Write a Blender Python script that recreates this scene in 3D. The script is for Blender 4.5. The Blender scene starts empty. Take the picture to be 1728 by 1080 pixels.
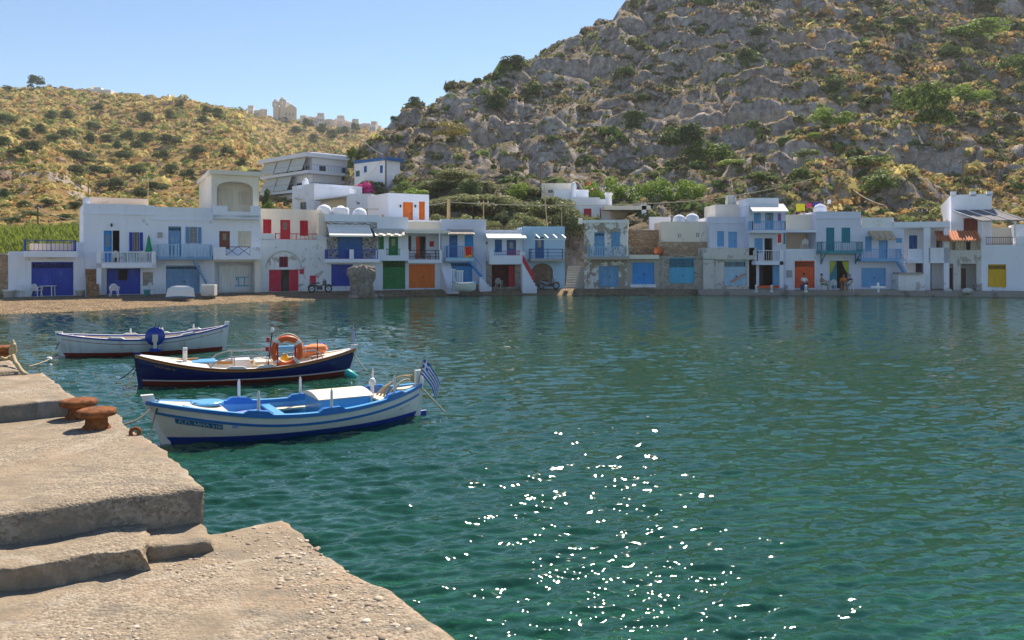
import bpy, bmesh, math, random
import numpy as np
from mathutils import Vector, Matrix, noise as mnoise
random.seed(7); RNG = np.random.default_rng(7)
SC = bpy.context.scene
COL = SC.collection
# ---------------------------------------------------------------- camera
FPX, CXP, HYP, CZ = 1356.0, 864.0, 435.0, 3.0        # focal length, optical axis and horizon in photo pixels; eye height above the sea
cd = bpy.data.cameras.new('camera'); cam = bpy.data.objects.new('camera', cd); COL.objects.link(cam)
cam.location = (0, 0, CZ); cam.rotation_euler = (math.pi/2, 0, 0)
cd.sensor_width = 36.0; cd.lens = 36.0*FPX/1728.0; cd.shift_y = (HYP-540.0)/1728.0
cd.clip_start = 0.1; cd.clip_end = 6000
SC.camera = cam
# ---------------------------------------------------------------- sky and sun
SUN_EL, SUN_AZ = math.radians(48), math.radians(18)   # azimuth measured from +Y towards +X
w = bpy.data.worlds.new('World'); SC.world = w; w.use_nodes = True
nt = w.node_tree; bg = nt.nodes['Background']
sky = nt.nodes.new('ShaderNodeTexSky'); sky.sky_type = 'NISHITA'; sky.sun_disc = False
sky.sun_elevation = SUN_EL; sky.sun_rotation = SUN_AZ
sky.altitude = 0; sky.air_density = 1.0; sky.dust_density = 0.0; sky.ozone_density = 3.0
nt.links.new(sky.outputs[0], bg.inputs[0]); bg.inputs[1].default_value = 0.075
sl = bpy.data.lights.new('sun', 'SUN'); so = bpy.data.objects.new('sun', sl); COL.objects.link(so)
sl.energy = 4.8; sl.angle = math.radians(0.5); sl.color = (1.0, 0.87, 0.70)
sv = Vector((math.sin(SUN_AZ)*math.cos(SUN_EL), math.cos(SUN_AZ)*math.cos(SUN_EL), math.sin(SUN_EL)))
so.rotation_euler = sv.to_track_quat('Z', 'Y').to_euler(); so.location = (0, 0, 60)
vs = SC.view_settings; vs.view_transform = 'Standard'; vs.look = 'None'; vs.gamma = 1.0; vs.exposure = 0.94
SC.render.engine = 'CYCLES'; SC.cycles.use_denoising = True
SC.cycles.max_bounces = 8; SC.cycles.transparent_max_bounces = 12
SC.cycles.caustics_reflective = False; SC.cycles.caustics_refractive = False
SC.cycles.sample_clamp_indirect = 4.0
# ---------------------------------------------------------------- noise
def _h(ix, iy, iz):
    n = (ix*374761393 + iy*668265263 + iz*2147483647*3) & 0xffffffff
    n = ((n ^ (n >> 13))*1274126177) & 0xffffffff
    return ((n ^ (n >> 16)) & 0xffff)/65535.0
def vnoise(x, y, z=0.0):
    x, y = np.asarray(x, float), np.asarray(y, float); z = np.asarray(z, float)+0*x
    ix, iy, iz = [np.floor(a).astype(np.int64) for a in (x, y, z)]
    fx, fy, fz = x-ix, y-iy, z-iz
    fx, fy, fz = [f*f*f*(f*(f*6-15)+10) for f in (fx, fy, fz)]
    def L(a, b, t): return a+(b-a)*t
    return L(L(L(_h(ix,iy,iz),_h(ix+1,iy,iz),fx), L(_h(ix,iy+1,iz),_h(ix+1,iy+1,iz),fx), fy),
             L(L(_h(ix,iy,iz+1),_h(ix+1,iy,iz+1),fx), L(_h(ix,iy+1,iz+1),_h(ix+1,iy+1,iz+1),fx), fy), fz)*2-1
def fbm(x, y, z=0.0, o=4, g=.5):
    s, a, t = 0, 1.0, 0
    for k in range(o):
        s = s+a*vnoise(x*2**k+17.3*k, y*2**k-9.1*k, np.asarray(z)*2**k+3.7*k); t += a; a *= g
    return s/t
# ---------------------------------------------------------------- materials
MATS = {}
class NT:
    def __init__(s, name):
        s.m = bpy.data.materials.new(name); s.m.use_nodes = True
        s.t = s.m.node_tree; s.b = s.t.nodes['Principled BSDF']; s.out = s.t.nodes['Material Output']
        s.co = s.n('ShaderNodeTexCoord').outputs['Object']
    def n(s, kind, **kw):
        n = s.t.nodes.new(kind)
        for k, v in kw.items(): setattr(n, k, v)
        return n
    def l(s, a, b): s.t.links.new(a, b)
    def mapped(s, scale):
        m = s.n('ShaderNodeMapping'); s.l(s.co, m.inputs[0]); m.inputs['Scale'].default_value = scale
        return m.outputs[0]
    def noise(s, scale, detail=3, rough=.55, vec=None, dist=0):
        n = s.n('ShaderNodeTexNoise'); n.inputs['Scale'].default_value = scale; n.inputs['Detail'].default_value = detail
        n.inputs['Roughness'].default_value = rough; n.inputs['Distortion'].default_value = dist
        s.l(vec or s.co, n.inputs['Vector']); return n.outputs['Fac']
    def ramp(s, fac, stops):
        r = s.n('ShaderNodeValToRGB'); e = r.color_ramp.elements
        while len(e) < len(stops): e.new(.5)
        for i, (p, c) in enumerate(stops):
            e[i].position = p; e[i].color = (c, c, c, 1) if not hasattr(c, '__len__') else (*c, 1)
        s.l(fac, r.inputs[0]); return r.outputs[0]
    def mix(s, fac, a, b, mode='MIX'):
        m = s.n('ShaderNodeMix', data_type='RGBA', blend_type=mode)
        for k, v in ((0, fac), (6, a), (7, b)):
            if isinstance(v, (int, float)): m.inputs[k].default_value = v
            elif isinstance(v, tuple): m.inputs[k].default_value = (*v[:3], 1)
            else: s.l(v, m.inputs[k])
        return m.outputs[2]
    def math(s, op, a, b=0.0, c=0.0):
        m = s.n('ShaderNodeMath', operation=op)
        for i, v in enumerate((a, b, c)):
            if isinstance(v, (int, float)): m.inputs[i].default_value = v
            else: s.l(v, m.inputs[i])
        return m.outputs[0]
    def bump(s, h, strength=.5, dist=.02):
        b = s.n('ShaderNodeBump'); b.inputs['Strength'].default_value = strength; b.inputs['Distance'].default_value = dist
        s.l(h, b.inputs['Height']); s.l(b.outputs[0], s.b.inputs['Normal'])
    def col(s, c):
        if isinstance(c, tuple): s.b.inputs['Base Color'].default_value = (*c, 1)
        else: s.l(c, s.b.inputs['Base Color'])
    def set(s, **kw):
        for k, v in kw.items(): s.b.inputs[k].default_value = v
        return s.m
def sc3(c, k): return tuple(min(1, v*k) for v in c)
def plain(name, c, rough=.55, var=.12, scale=4.0, bump=0.0, metal=0.0, spec=.4):
    key = 'plain_'+name
    if key not in MATS:
        t = NT(key); f = t.noise(scale, 4, .6)
        t.col(t.mix(t.ramp(f, [(.3, 0.0), (.7, 1.0)]), sc3(c, 1-var), sc3(c, 1+var)))
        if bump: t.bump(t.noise(scale*9, 4), bump, .02)
        MATS[key] = t.set(Roughness=rough, Metallic=metal, **{'Specular IOR Level': spec})
    return MATS[key]
def wood(name, c, wear=.35):
    """painted boards: streaks along the grain, faded and chipped patches"""
    key = 'wood_'+name
    if key not in MATS:
        t = NT(key)
        st = t.noise(1.0, 4, .6, t.mapped((14, 14, .8))); pt = t.noise(2.2, 5, .65)
        a = t.mix(t.ramp(st, [(.3, 0.0), (.7, 1.0)]), sc3(c, .78), sc3(c, 1.12))
        lite = tuple(v*.6+.25 for v in c)
        a = t.mix(t.ramp(pt, [(.58-.1*wear, 0.0), (.75, wear)]), a, lite)
        chip = t.noise(9, 5, .7)
        a = t.mix(t.ramp(chip, [(.70-.06*wear, 0.0), (.74, wear)]), a, (.16, .12, .09))
        t.col(a); t.bump(st, .35, .01)
        MATS[key] = t.set(Roughness=.5, **{'Specular IOR Level': .35})
    return MATS[key]
def plaster(name, c, peel=.12, grime=.5, under=(.30, .27, .23)):
    key = 'plaster_'+name
    if key not in MATS:
        t = NT(key)
        big = t.noise(.55, 4, .6); fine = t.noise(6, 5, .65)
        a = t.mix(t.ramp(big, [(.3, 0.0), (.72, 1.0)]), sc3(c, .93), sc3(c, 1.02))
        streak = t.noise(1.0, 4, .65, t.mapped((3.2, 3.2, .28)))
        a = t.mix(t.ramp(streak, [(.52, 0.0), (.80, .55*grime)]), a, (.42, .40, .38))
        # rising damp: a real stain band at the foot of the wall
        sx = t.n('ShaderNodeSeparateXYZ'); t.l(t.co, sx.inputs[0])
        zz = t.math('ADD', sx.outputs[2], t.math('MULTIPLY', fine, .9))
        a = t.mix(t.ramp(zz, [(.25, .55*grime), (.95, 0.0)]), a, (.36, .33, .29))
        pn = t.noise(1.1, 6, .68, None, .4)
        pf = t.ramp(pn, [(.66-.34*peel, 0.0), (.685-.34*peel, 1.0)])
        pk = t.math('MULTIPLY', pf, min(1.0, .35+peel*1.2))
        un = t.mix(t.noise(5, 4), sc3(under, .6), sc3(under, 1.35))
        t.col(t.mix(pk, a, un))
        t.bump(t.math('SUBTRACT', t.math('MULTIPLY', t.noise(3.0, 6, .6), .8), t.math('MULTIPLY', pk, .5)), .35, .05)
        MATS[key] = t.set(Roughness=.92, **{'Specular IOR Level': .15})
    return MATS[key]
def stone(name, c, c2, scale=2.6, mortar=(.42, .39, .34), mw=.06, bump=.7):
    key = 'stone_'+name
    if key not in MATS:
        t = NT(key)
        v = t.n('ShaderNodeTexVoronoi', feature='F1'); v.inputs['Scale'].default_value = scale; t.l(t.mapped((1, 1, 1.5)), v.inputs[0])
        e = t.n('ShaderNodeTexVoronoi', feature='DISTANCE_TO_EDGE'); e.inputs['Scale'].default_value = scale; t.l(t.mapped((1, 1, 1.5)), e.inputs[0])
        sx = t.n('ShaderNodeSeparateColor'); t.l(v.outputs['Color'], sx.inputs[0])
        a = t.mix(sx.outputs[0], c, c2); a = t.mix(.5, a, t.ramp(t.noise(7, 5), [(.3, .1), (.7, .9)]), 'SOFT_LIGHT')
        ed = t.ramp(e.outputs[0], [(mw*.4, 0.0), (mw*1.6, 1.0)])
        t.col(t.mix(ed, mortar, a))
        t.bump(t.math('ADD', ed, t.math('MULTIPLY', t.noise(9, 5), .5)), bump, .06)
        MATS[key] = t.set(Roughness=.95, **{'Specular IOR Level': .15})
    return MATS[key]
def leafm(name, c, c2, trans=.25):
    key = 'leaf_'+name
    if key not in MATS:
        t = NT(key)
        oi = t.n('ShaderNodeObjectInfo'); f = t.noise(1.3, 3); g = t.n('ShaderNodeNewGeometry')
        a = t.mix(g.outputs['Random Per Island'], c, c2)
        a = t.mix(t.ramp(f, [(.35, 0.0), (.65, .5)]), a, sc3(c2, 1.25))
        a = t.mix(t.math('MULTIPLY', oi.outputs['Random'], .4), a, sc3(c, .75))
        t.col(a)
        tr = t.n('ShaderNodeBsdfTranslucent'); t.l(a, tr.inputs[0])
        ms = t.n('ShaderNodeMixShader'); ms.inputs[0].default_value = trans
        t.l(t.b.outputs[0], ms.inputs[1]); t.l(tr.outputs[0], ms.inputs[2]); t.l(ms.outputs[0], t.out.inputs[0])
        MATS[key] = t.set(Roughness=.6, **{'Specular IOR Level': .25})
    return MATS[key]
def glassm():
    if 'glass' not in MATS:
        t = NT('window_glass'); t.col((.03, .045, .06)); MATS['glass'] = t.set(Roughness=.06, **{'Specular IOR Level': .7})
    return MATS['glass']
# ---------------------------------------------------------------- mesh builder
class MB:
    def __init__(s): s.v, s.f, s.m = [], [], []
    def add(s, vs, fs, m=0):
        o = len(s.v); s.v += [tuple(p) for p in vs]; s.f += [tuple(i+o for i in f) for f in fs]; s.m += [m]*len(fs); return s
    def box(s, x0, x1, y0, y1, z0, z1, m=0, skip=''):
        vs = [(x0,y0,z0),(x1,y0,z0),(x1,y1,z0),(x0,y1,z0),(x0,y0,z1),(x1,y0,z1),(x1,y1,z1),(x0,y1,z1)]
        fs = dict(b=(0,3,2,1), t=(4,5,6,7), f=(0,1,5,4), r=(1,2,6,5), k=(2,3,7,6), l=(3,0,4,7))
        return s.add(vs, [v for k, v in fs.items() if k not in skip], m)
    def cbox(s, x0, x1, y0, y1, z0, z1, c=.01, m=0):
        """box with chamfered edges"""
        bm = bmesh.new(); bmesh.ops.create_cube(bm, size=1)
        for v in bm.verts: v.co = Vector((x0+(v.co.x+.5)*(x1-x0), y0+(v.co.y+.5)*(y1-y0), z0+(v.co.z+.5)*(z1-z0)))
        bmesh.ops.bevel(bm, geom=bm.edges[:], offset=c, segments=2, affect='EDGES', profile=.5)
        bm.verts.index_update(); s.add([v.co for v in bm.verts], [[v.index for v in f.verts] for f in bm.faces], m); bm.free(); return s
    def poly(s, pts, d, m=0):
        """extrude polygon pts by vector d"""
        n = len(pts); d = Vector(d); a = [Vector(p) for p in pts]
        fs = [tuple(range(n))[::-1], tuple(range(n, 2*n))]+[(i, (i+1) % n, n+(i+1) % n, n+i) for i in range(n)]
        return s.add(a+[p+d for p in a], fs, m)
    def tube(s, pts, r, n=6, m=0, cap=True):
        pts = [Vector(p) for p in pts]; rs = r if hasattr(r, '__len__') else [r]*len(pts); vs = []
        for i, p in enumerate(pts):
            t = (pts[min(i+1, len(pts)-1)]-pts[max(i-1, 0)]).normalized()
            u = t.cross(Vector((0, 0, 1)) if abs(t.z) < .9 else Vector((1, 0, 0))).normalized(); q = t.cross(u)
            vs += [p+(u*math.cos(2*math.pi*k/n)+q*math.sin(2*math.pi*k/n))*rs[i] for k in range(n)]
        fs = [(i*n+k, i*n+(k+1) % n, (i+1)*n+(k+1) % n, (i+1)*n+k) for i in range(len(pts)-1) for k in range(n)]
        if cap: fs += [tuple(range(n))[::-1], tuple(range((len(pts)-1)*n, len(pts)*n))]
        return s.add(vs, fs, m)
    def lathe(s, prof, n=16, c=(0, 0, 0), m=0, wob=0.0):
        vs, fs = [], []
        for r, z in prof:
            vs += [(c[0]+r*math.cos(2*math.pi*k/n)*(1+wob*random.uniform(-1, 1)), c[1]+r*math.sin(2*math.pi*k/n)*(1+wob*random.uniform(-1, 1)), c[2]+z) for k in range(n)]
        for i in range(len(prof)-1):
            fs += [(i*n+k, i*n+(k+1) % n, (i+1)*n+(k+1) % n, (i+1)*n+k) for k in range(n)]
        fs += [tuple(range(n))[::-1], tuple(range((len(prof)-1)*n, len(prof)*n))]
        return s.add(vs, fs, m)
    def torus(s, c, R, r, ax='y', n=24, k=8, m=0, a0=0, a1=2*math.pi):
        vs, fs = [], []; full = abs(a1-a0-2*math.pi) < 1e-4; nn = n if full else n+1
        for i in range(nn):
            a = a0+(a1-a0)*i/n
            for j in range(k):
                b = 2*math.pi*j/k; q = (R+r*math.cos(b)); p = (q*math.cos(a), r*math.sin(b), q*math.sin(a))
                if ax == 'z': p = (p[0], p[2], p[1])
                if ax == 'x': p = (p[1], p[0], p[2])
                vs.append((c[0]+p[0], c[1]+p[1], c[2]+p[2]))
        for i in range(n):
            for j in range(k):
                fs.append((i*k+j, i*k+(j+1) % k, ((i+1) % nn)*k+(j+1) % k, ((i+1) % nn)*k+j))
        return s.add(vs, fs, m)
    def xf(s, M, i0=0):
        s.v = s.v[:i0]+[tuple(M @ Vector(p)) for p in s.v[i0:]]; return s
    def build(s, name, mats, parent=None, smooth=False, loc=None):
        me = bpy.data.meshes.new(name); me.from_pydata(s.v, [], s.f)
        if not isinstance(mats, (list, tuple)): mats = [mats]
        for m in mats: me.materials.append(m)
        if len(mats) > 1: me.polygons.foreach_set('material_index', s.m)
        bm = bmesh.new(); bm.from_mesh(me); bmesh.ops.recalc_face_normals(bm, faces=bm.faces[:]); bm.to_mesh(me); bm.free()
        if smooth: me.polygons.foreach_set('use_smooth', [True]*len(me.polygons))
        return link(name, me, parent, loc)
def link(name, me, parent=None, loc=None):
    o = bpy.data.objects.new(name, me); COL.objects.link(o)
    if parent: o.parent = parent
    if loc is not None: o.location = loc
    return o
def npmesh(name, V, Fq, mats, parent=None, smooth=True):
    """mesh straight from numpy arrays; Fq is (n,3) or (n,4)"""
    me = bpy.data.meshes.new(name); k = Fq.shape[1]
    me.vertices.add(len(V)); me.vertices.foreach_set('co', np.ascontiguousarray(V, np.float32).ravel())
    me.loops.add(Fq.size); me.loops.foreach_set('vertex_index', np.ascontiguousarray(Fq, np.int32).ravel())
    me.polygons.add(len(Fq)); me.polygons.foreach_set('loop_start', np.arange(0, Fq.size, k, dtype=np.int32))
    if smooth: me.polygons.foreach_set('use_smooth', np.ones(len(Fq), bool))
    me.update(calc_edges=True)
    for m in (mats if isinstance(mats, (list, tuple)) else [mats]): me.materials.append(m)
    return link(name, me, parent)
def empty(name, loc, rz=0.0):
    o = bpy.data.objects.new(name, None); COL.objects.link(o); o.location = loc; o.rotation_euler = (0, 0, rz); o.empty_display_size = .2
    return o
def tag(o, label, cat, group=None, kind=None):
    o['label'] = label; o['category'] = cat
    if group: o['group'] = group
    if kind: o['kind'] = kind
    return o
def struct(o, label=None):
    o['kind'] = 'structure'
    if label: o['label'] = label
    return o
def copytree(o, parent=None):
    c = o.copy(); COL.objects.link(c); c.parent = parent
    for ch in list(o.children): copytree(ch, c)
    return c
def P(px, py, Y): return Vector(((px-CXP)/FPX*Y, Y, CZ-(py-HYP)/FPX*Y))
def interp(x, xs, ys): return float(np.interp(x, xs, ys))
# ================================================================ ground: sea bed, beach, terraces and the two hills, one sheet
PXH = [-700, 14, 140, 262, 360, 440, 550, 640, 745, 820, 880, 955, 1060, 1190, 1280, 1375, 1450, 1525, 1600, 1728, 2400]
YHO = [44, 52.5, 55, 57.3, 59, 60.5, 62.5, 64, 66, 66.6, 67, 67.4, 66.6, 66.5, 66.5, 66.5, 66.5, 66, 65, 63, 56]
def yh(px): return interp(px, PXH, YHO)
PXW = [-700, 0, 150, 300, 500, 600, 700, 850, 1000, 1190, 1500, 1600, 1728, 2400]
YWA = [34, 42.8, 45.2, 50.2, 56.5, 59.8, 63.6, 65.0, 65.2, 65.0, 64.6, 62.5, 61.0, 52]
def yw(px): return interp(px, PXW, YWA)
G0 = .42
KEY = {   # photo column -> (distance, photo row) along it, behind the houses
 -700: [(85,395),(130,330),(170,250),(240,215),(380,150),(520,170),(1400,300)],
 0:    [(70,428),(88,398),(100,375),(125,300),(150,236),(175,248),(230,214),(300,180),(380,151),(520,170),(1400,300)],
 80:   [(70,428),(88,398),(100,372),(120,320),(140,266),(165,280),(230,224),(300,182),(375,150),(520,170),(1400,300)],
 160:  [(72,425),(88,396),(110,362),(128,334),(145,333),(180,303),(250,240),(310,198),(370,155),(520,175),(1400,300)],
 300:  [(75,415),(90,380),(150,332),(220,265),(290,205),(350,167),(480,190),(1400,300)],
 400:  [(75,410),(100,372),(170,300),(240,235),(300,199),(330,187),(420,205),(600,186),(900,230),(1400,300)],
 450:  [(75,405),(100,368),(170,318),(225,275),(245,262),(290,290),(400,245),(520,205),(600,197),(900,230),(1400,300)],
 485:  [(75,402),(100,365),(170,330),(240,312),(320,290),(430,252),(520,215),(600,201),(900,230),(1400,300)],
 560:  [(76,400),(100,368),(150,338),(220,318),(300,298),(400,262),(500,232),(600,212),(900,235),(1400,300)],
 600:  [(76,398),(95,365),(112,318),(126,268),(140,278),(200,310),(300,298),(420,262),(600,214),(900,235),(1400,300)],
 640:  [(76,398),(92,365),(110,318),(126,255),(135,228),(150,245),(220,300),(400,262),(600,216),(1400,300)],
 690:  [(76,398),(92,365),(108,320),(124,262),(142,192),(160,215),(230,280),(600,220),(1400,300)],
 760:  [(76,398),(90,370),(106,335),(120,290),(138,212),(152,153),(175,175),(260,250),(600,220),(1400,300)],
 860:  [(78,395),(90,368),(108,330),(124,280),(142,212),(166,109),(200,140),(300,230),(700,230),(1400,300)],
 960:  [(78,392),(90,365),(108,328),(124,272),(144,200),(162,135),(178,73),(215,105),(320,220),(700,240),(1400,300)],
 1100: [(78,390),(88,362),(102,330),(118,285),(138,215),(162,115),(188,0),(230,20),(330,160),(1400,300)],
 1300: [(76,392),(84,365),(98,320),(114,270),(132,210),(160,95),(200,-70),(250,-70),(350,100),(1400,300)],
 1500: [(76,390),(82,365),(94,322),(112,258),(140,160),(180,30),(225,-110),(300,-90),(1400,300)],
 1728: [(74,392),(80,372),(90,340),(108,280),(136,195),(176,85),(225,-60),(300,-60),(1400,300)],
 2400: [(66,392),(80,350),(108,270),(150,180),(225,-40),(300,-40),(1400,300)],
}
YR = np.concatenate([np.arange(-14, 40, 1.0), np.arange(40, 74, .45), np.arange(74, 205, .42), np.geomspace(205, 1400, 170)])
PC = np.concatenate([np.arange(-700, -20, 12.0), np.arange(-20, 1750, 2.9), np.arange(1750, 2400, 12.0)])
def _col(k):
    pts = KEY[k]; Y0 = yh(k)
    ys = [Y0+7]+[p[0] for p in pts]; zs = [G0]+[CZ-(p[1]-HYP)/FPX*p[0] for p in pts]
    return np.interp(YR, ys, zs)
_ks = sorted(KEY); _Zk = np.array([_col(k) for k in _ks])
def smoothcols(A, ks, xs):
    out = np.empty((len(xs), A.shape[1]))
    idx = np.clip(np.searchsorted(ks, xs, 'right')-1, 0, len(ks)-2)
    t = (xs-np.array(ks)[idx])/(np.array(ks)[idx+1]-np.array(ks)[idx]); t = .5*t+.5*t*t*(3-2*t)
    return A[idx]*(1-t)[:, None]+A[idx+1]*t[:, None]
Z = smoothcols(_Zk, _ks, PC)
UU, YY = np.meshgrid((PC-CXP)/FPX, YR, indexing='ij'); PX2 = np.repeat(PC[:, None], len(YR), 1)
XX = UU*np.maximum(YY, 22) # columns keep a minimum spread near the camera
YH2 = np.interp(PX2, PXH, YHO); YW2 = np.interp(PX2, PXW, YWA)
hill = np.clip((YY-YH2-9)/14, 0, 1)
right = np.clip((PX2-590)/60, 0, 1)*np.clip((290-YY)/60, 0, 1)
far = np.clip((YY-300)/250, 0, 1)
n1 = fbm(XX/26, YY/26, 0, 5); n2 = fbm(XX/7.0+40, YY/7.0, 0, 4); n3 = fbm(XX/2.2, YY/2.2+9, 0, 3)
rid = 1-np.abs(fbm(XX/17+5, YY/30, 3, 4))*2.2
Zh = Z+hill*(1.7*n1*(.5+.8*right)+.75*n2*(1+.7*right)+.22*n3*(1+1.6*right)+right*(1.3*rid-.5+1.1*(1-2*np.abs(fbm(XX/8+2, YY/11, 5, 4)))))
# rock steps: irregular plateaus with small cliffs on the right hill, faint terraces on the left one
def sst(x, w): t_ = np.clip(x/w*.5+.5, 0, 1); return t_*t_*(3-2*t_)
msk = right*hill
ZS = Zh.copy()
for (scx, scy, amp, wd, sd) in ((52, 30, 5.2, .30, 7), (21, 14, 1.5, .38, 13)):
    f_ = fbm(XX/scx+sd, YY/scy, sd, 4, .55); per_ = .34
    q = f_/per_; fl_ = np.floor(q); fr_ = q-fl_
    ZS = ZS+amp*msk*((fl_+sst(fr_-.5, wd))-q)
Zh = ZS
per = 11.0; tt = (Zh+4.5*fbm(XX/22, YY/22, 7, 4)+1.2*fbm(XX/4, YY/4, 2, 3))/per; fr = tt-np.floor(tt)
g = np.where(fr < .55, fr*.45/.55, .45+(fr-.55)/.45*.55)
m2_ = np.clip(.3+1.8*fbm(XX/24+3, YY/24, 11, 3), 0, 1)*msk
Zh = Zh+(g-fr)*per*m2_*.9
gul = np.abs(fbm(XX/11, YY/50+XX/40, 21, 4)); Zh = Zh-np.clip(.14-gul, 0, 1)*9*msk
gy_ = np.abs(np.gradient(Zh, axis=1)/np.gradient(YY, axis=1)); steep = np.clip((gy_-.8)/.8, 0, 1)*msk
Zh = Zh+steep*(.75*fbm(XX/2.4, YY/7, Zh/8, 4, .6)+.25*fbm(XX/.8, YY/3, Zh/2, 3))
per = 4.2; tt = (Zh+1.2*fbm(XX/40, YY/40, 17, 3))/per; fr = tt-np.floor(tt)
g = np.where(fr < .75, fr*.35/.75, .35+(fr-.75)/.25*.65)
mskl = np.clip((430-PX2)/80, 0, 1)*hill*np.clip(.5+1.4*fbm(XX/45, YY/45, 31, 2), 0, 1)
Zh = Zh+(g-fr)*per*mskl*.55
# shore: sea bed, beach, flat ground under the houses
sea = np.interp(YY-YW2, [-60, -30, -14, -5, -1, 0], [-2.9, -2.7, -2.1, -.75, -.16, -.02])+.10*fbm(XX/3, YY/3, 1, 3)*np.clip((YW2-YY)/4, 0, 1)
beach = np.where(YY < YW2, sea, G0*np.clip((YY-YW2)/np.maximum(YH2-YW2-1.0, .8), 0, 1)**.75+.035*fbm(XX/.9, YY/.9, 4, 3))
quay = np.clip((PX2-1165)/20, 0, 1); beach = np.where((YY > YW2-.5) & (YY < YH2), beach*(1-quay)+(-.3)*quay, beach)
flat = np.clip((YY-(YH2-.8))/1.0, 0, 1)*(1-hill)
ZG = np.where(YY < YH2+7, beach*(1-flat)+G0*flat, Zh)
ZG = np.where(YY < 20, np.minimum(ZG, -2.6), ZG)
def gz(px, Y):
    i = np.clip(np.interp(px, PC, np.arange(len(PC))), 0, len(PC)-1.001); j = np.clip(np.interp(Y, YR, np.arange(len(YR))), 0, len(YR)-1.001)
    i0, j0 = np.floor(i).astype(int), np.floor(j).astype(int); a, b = i-i0, j-j0
    return ZG[i0, j0]*(1-a)*(1-b)+ZG[i0+1, j0]*a*(1-b)+ZG[i0, j0+1]*(1-a)*b+ZG[i0+1, j0+1]*a*b
nI, nJ = ZG.shape
V = np.stack([XX, YY, ZG], -1).reshape(-1, 3)
ii, jj = np.meshgrid(np.arange(nI-1), np.arange(nJ-1), indexing='ij'); b0 = (ii*nJ+jj).ravel()
FQ = np.stack([b0, b0+nJ, b0+nJ+1, b0+1], 1)
t = NT('hillside_ground')
geo = t.n('ShaderNodeNewGeometry'); sn = t.n('ShaderNodeSeparateXYZ'); t.l(geo.outputs['True Normal'], sn.inputs[0])
sp = t.n('ShaderNodeSeparateXYZ'); t.l(geo.outputs['Position'], sp.inputs[0])
nb = t.noise(.06, 5, .6); nm = t.noise(.35, 5, .65); nf = t.noise(2.2, 5, .7)
grass = t.mix(t.ramp(nm, [(.35, 0.0), (.65, 1.0)]), (.30, .185, .065), (.46, .33, .13))
grass = t.mix(t.ramp(t.noise(.13, 4, .6), [(.50, 0.0), (.68, .75)]), grass, (.33, .16, .085))
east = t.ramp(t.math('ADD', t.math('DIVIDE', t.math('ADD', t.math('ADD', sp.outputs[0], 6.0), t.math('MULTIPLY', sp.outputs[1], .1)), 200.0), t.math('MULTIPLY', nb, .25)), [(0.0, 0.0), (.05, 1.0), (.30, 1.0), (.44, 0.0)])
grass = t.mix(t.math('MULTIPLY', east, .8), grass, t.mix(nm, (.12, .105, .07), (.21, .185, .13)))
grass = t.mix(t.ramp(nf, [(.50, 0.0), (.72, .7)]), grass, (.14, .13, .055))
streak = t.noise(1.0, 6, .68, t.mapped((.9, .9, .16))); strata = t.noise(1.0, 5, .6, t.mapped((.08, .08, .9)))
rock = t.mix(t.ramp(streak, [(.36, 0.0), (.62, 1.0)]), (.25, .215, .20), (.64, .57, .51))
rock = t.mix(t.ramp(strata, [(.42, 0.0), (.66, .6)]), rock, (.60, .46, .34))
rock = t.mix(t.ramp(t.noise(.11, 4, .6), [(.52, 0.0), (.68, .8)]), rock, (.72, .68, .63))
rock = t.mix(t.ramp(t.noise(3.5, 4, .7), [(.60, 0.0), (.78, .7)]), rock, (.13, .11, .09))
rock = t.mix(.65, rock, t.ramp(t.noise(.9, 7, .72, None, .8), [(.30, .12), (.50, .5), (.70, .92)]), 'OVERLAY')
ck = t.n('ShaderNodeTexVoronoi', feature='DISTANCE_TO_EDGE'); ck.inputs['Scale'].default_value = .55; t.l(t.mapped((1, 1, .45)), ck.inputs[0])
crack = t.ramp(t.math('ADD', ck.outputs[0], t.math('MULTIPLY', t.math('SUBTRACT', nf, .5), .22)), [(.0, 1.0), (.07, 0.0)])
rock = t.mix(t.math('MULTIPLY', crack, .20), rock, (.085, .07, .06))
slope = t.math('ADD', sn.outputs[2], t.math('MULTIPLY', t.math('SUBTRACT', nm, .5), .5))
far_left = t.ramp(t.math('DIVIDE', sp.outputs[1], 600.0), [(.38, 0.0), (.5, .12)])
isrock = t.ramp(t.math('ADD', slope, far_left), [(.68, 1.0), (.80, 0.0)])
c = t.mix(isrock, grass, rock)
sand = t.mix(t.ramp(t.noise(3.5, 6, .7), [(.3, 0.0), (.7, 1.0)]), (.26, .18, .11), (.50, .38, .25))
sand = t.mix(t.ramp(t.noise(.8, 4), [(.5, 0.0), (.72, .6)]), sand, (.13, .10, .07))
c = t.mix(t.ramp(sp.outputs[2], [(.52, 0.0), (.75, 1.0)]), sand, c)
bed = t.mix(t.ramp(t.noise(.16, 5, .6, None, .6), [(.42, 0.0), (.58, 1.0)]), (.028, .055, .045), (.30, .34, .22))
bed = t.mix(t.ramp(t.noise(1.5, 4), [(.4, 0.0), (.75, .5)]), bed, (.05, .08, .05))
zz = t.math('ADD', sp.outputs[2], 1.0)
c = t.mix(t.ramp(zz, [(.90, 0.0), (1.0, 1.0)]), bed, c)
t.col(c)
t.bump(t.math('SUBTRACT', t.math('ADD', t.math('MULTIPLY', nf, .8), t.math('ADD', t.math('MULTIPLY', streak, 1.3), t.noise(7, 4))), t.math('MULTIPLY', t.math('MULTIPLY', crack, isrock), .3)), 1.0, .5)
t.set(Roughness=.95, **{'Specular IOR Level': .12})
ground = npmesh('ground', V, FQ, t.m); struct(ground, 'sea bed, sandy beach and dry rocky hillsides behind the houses')
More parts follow.
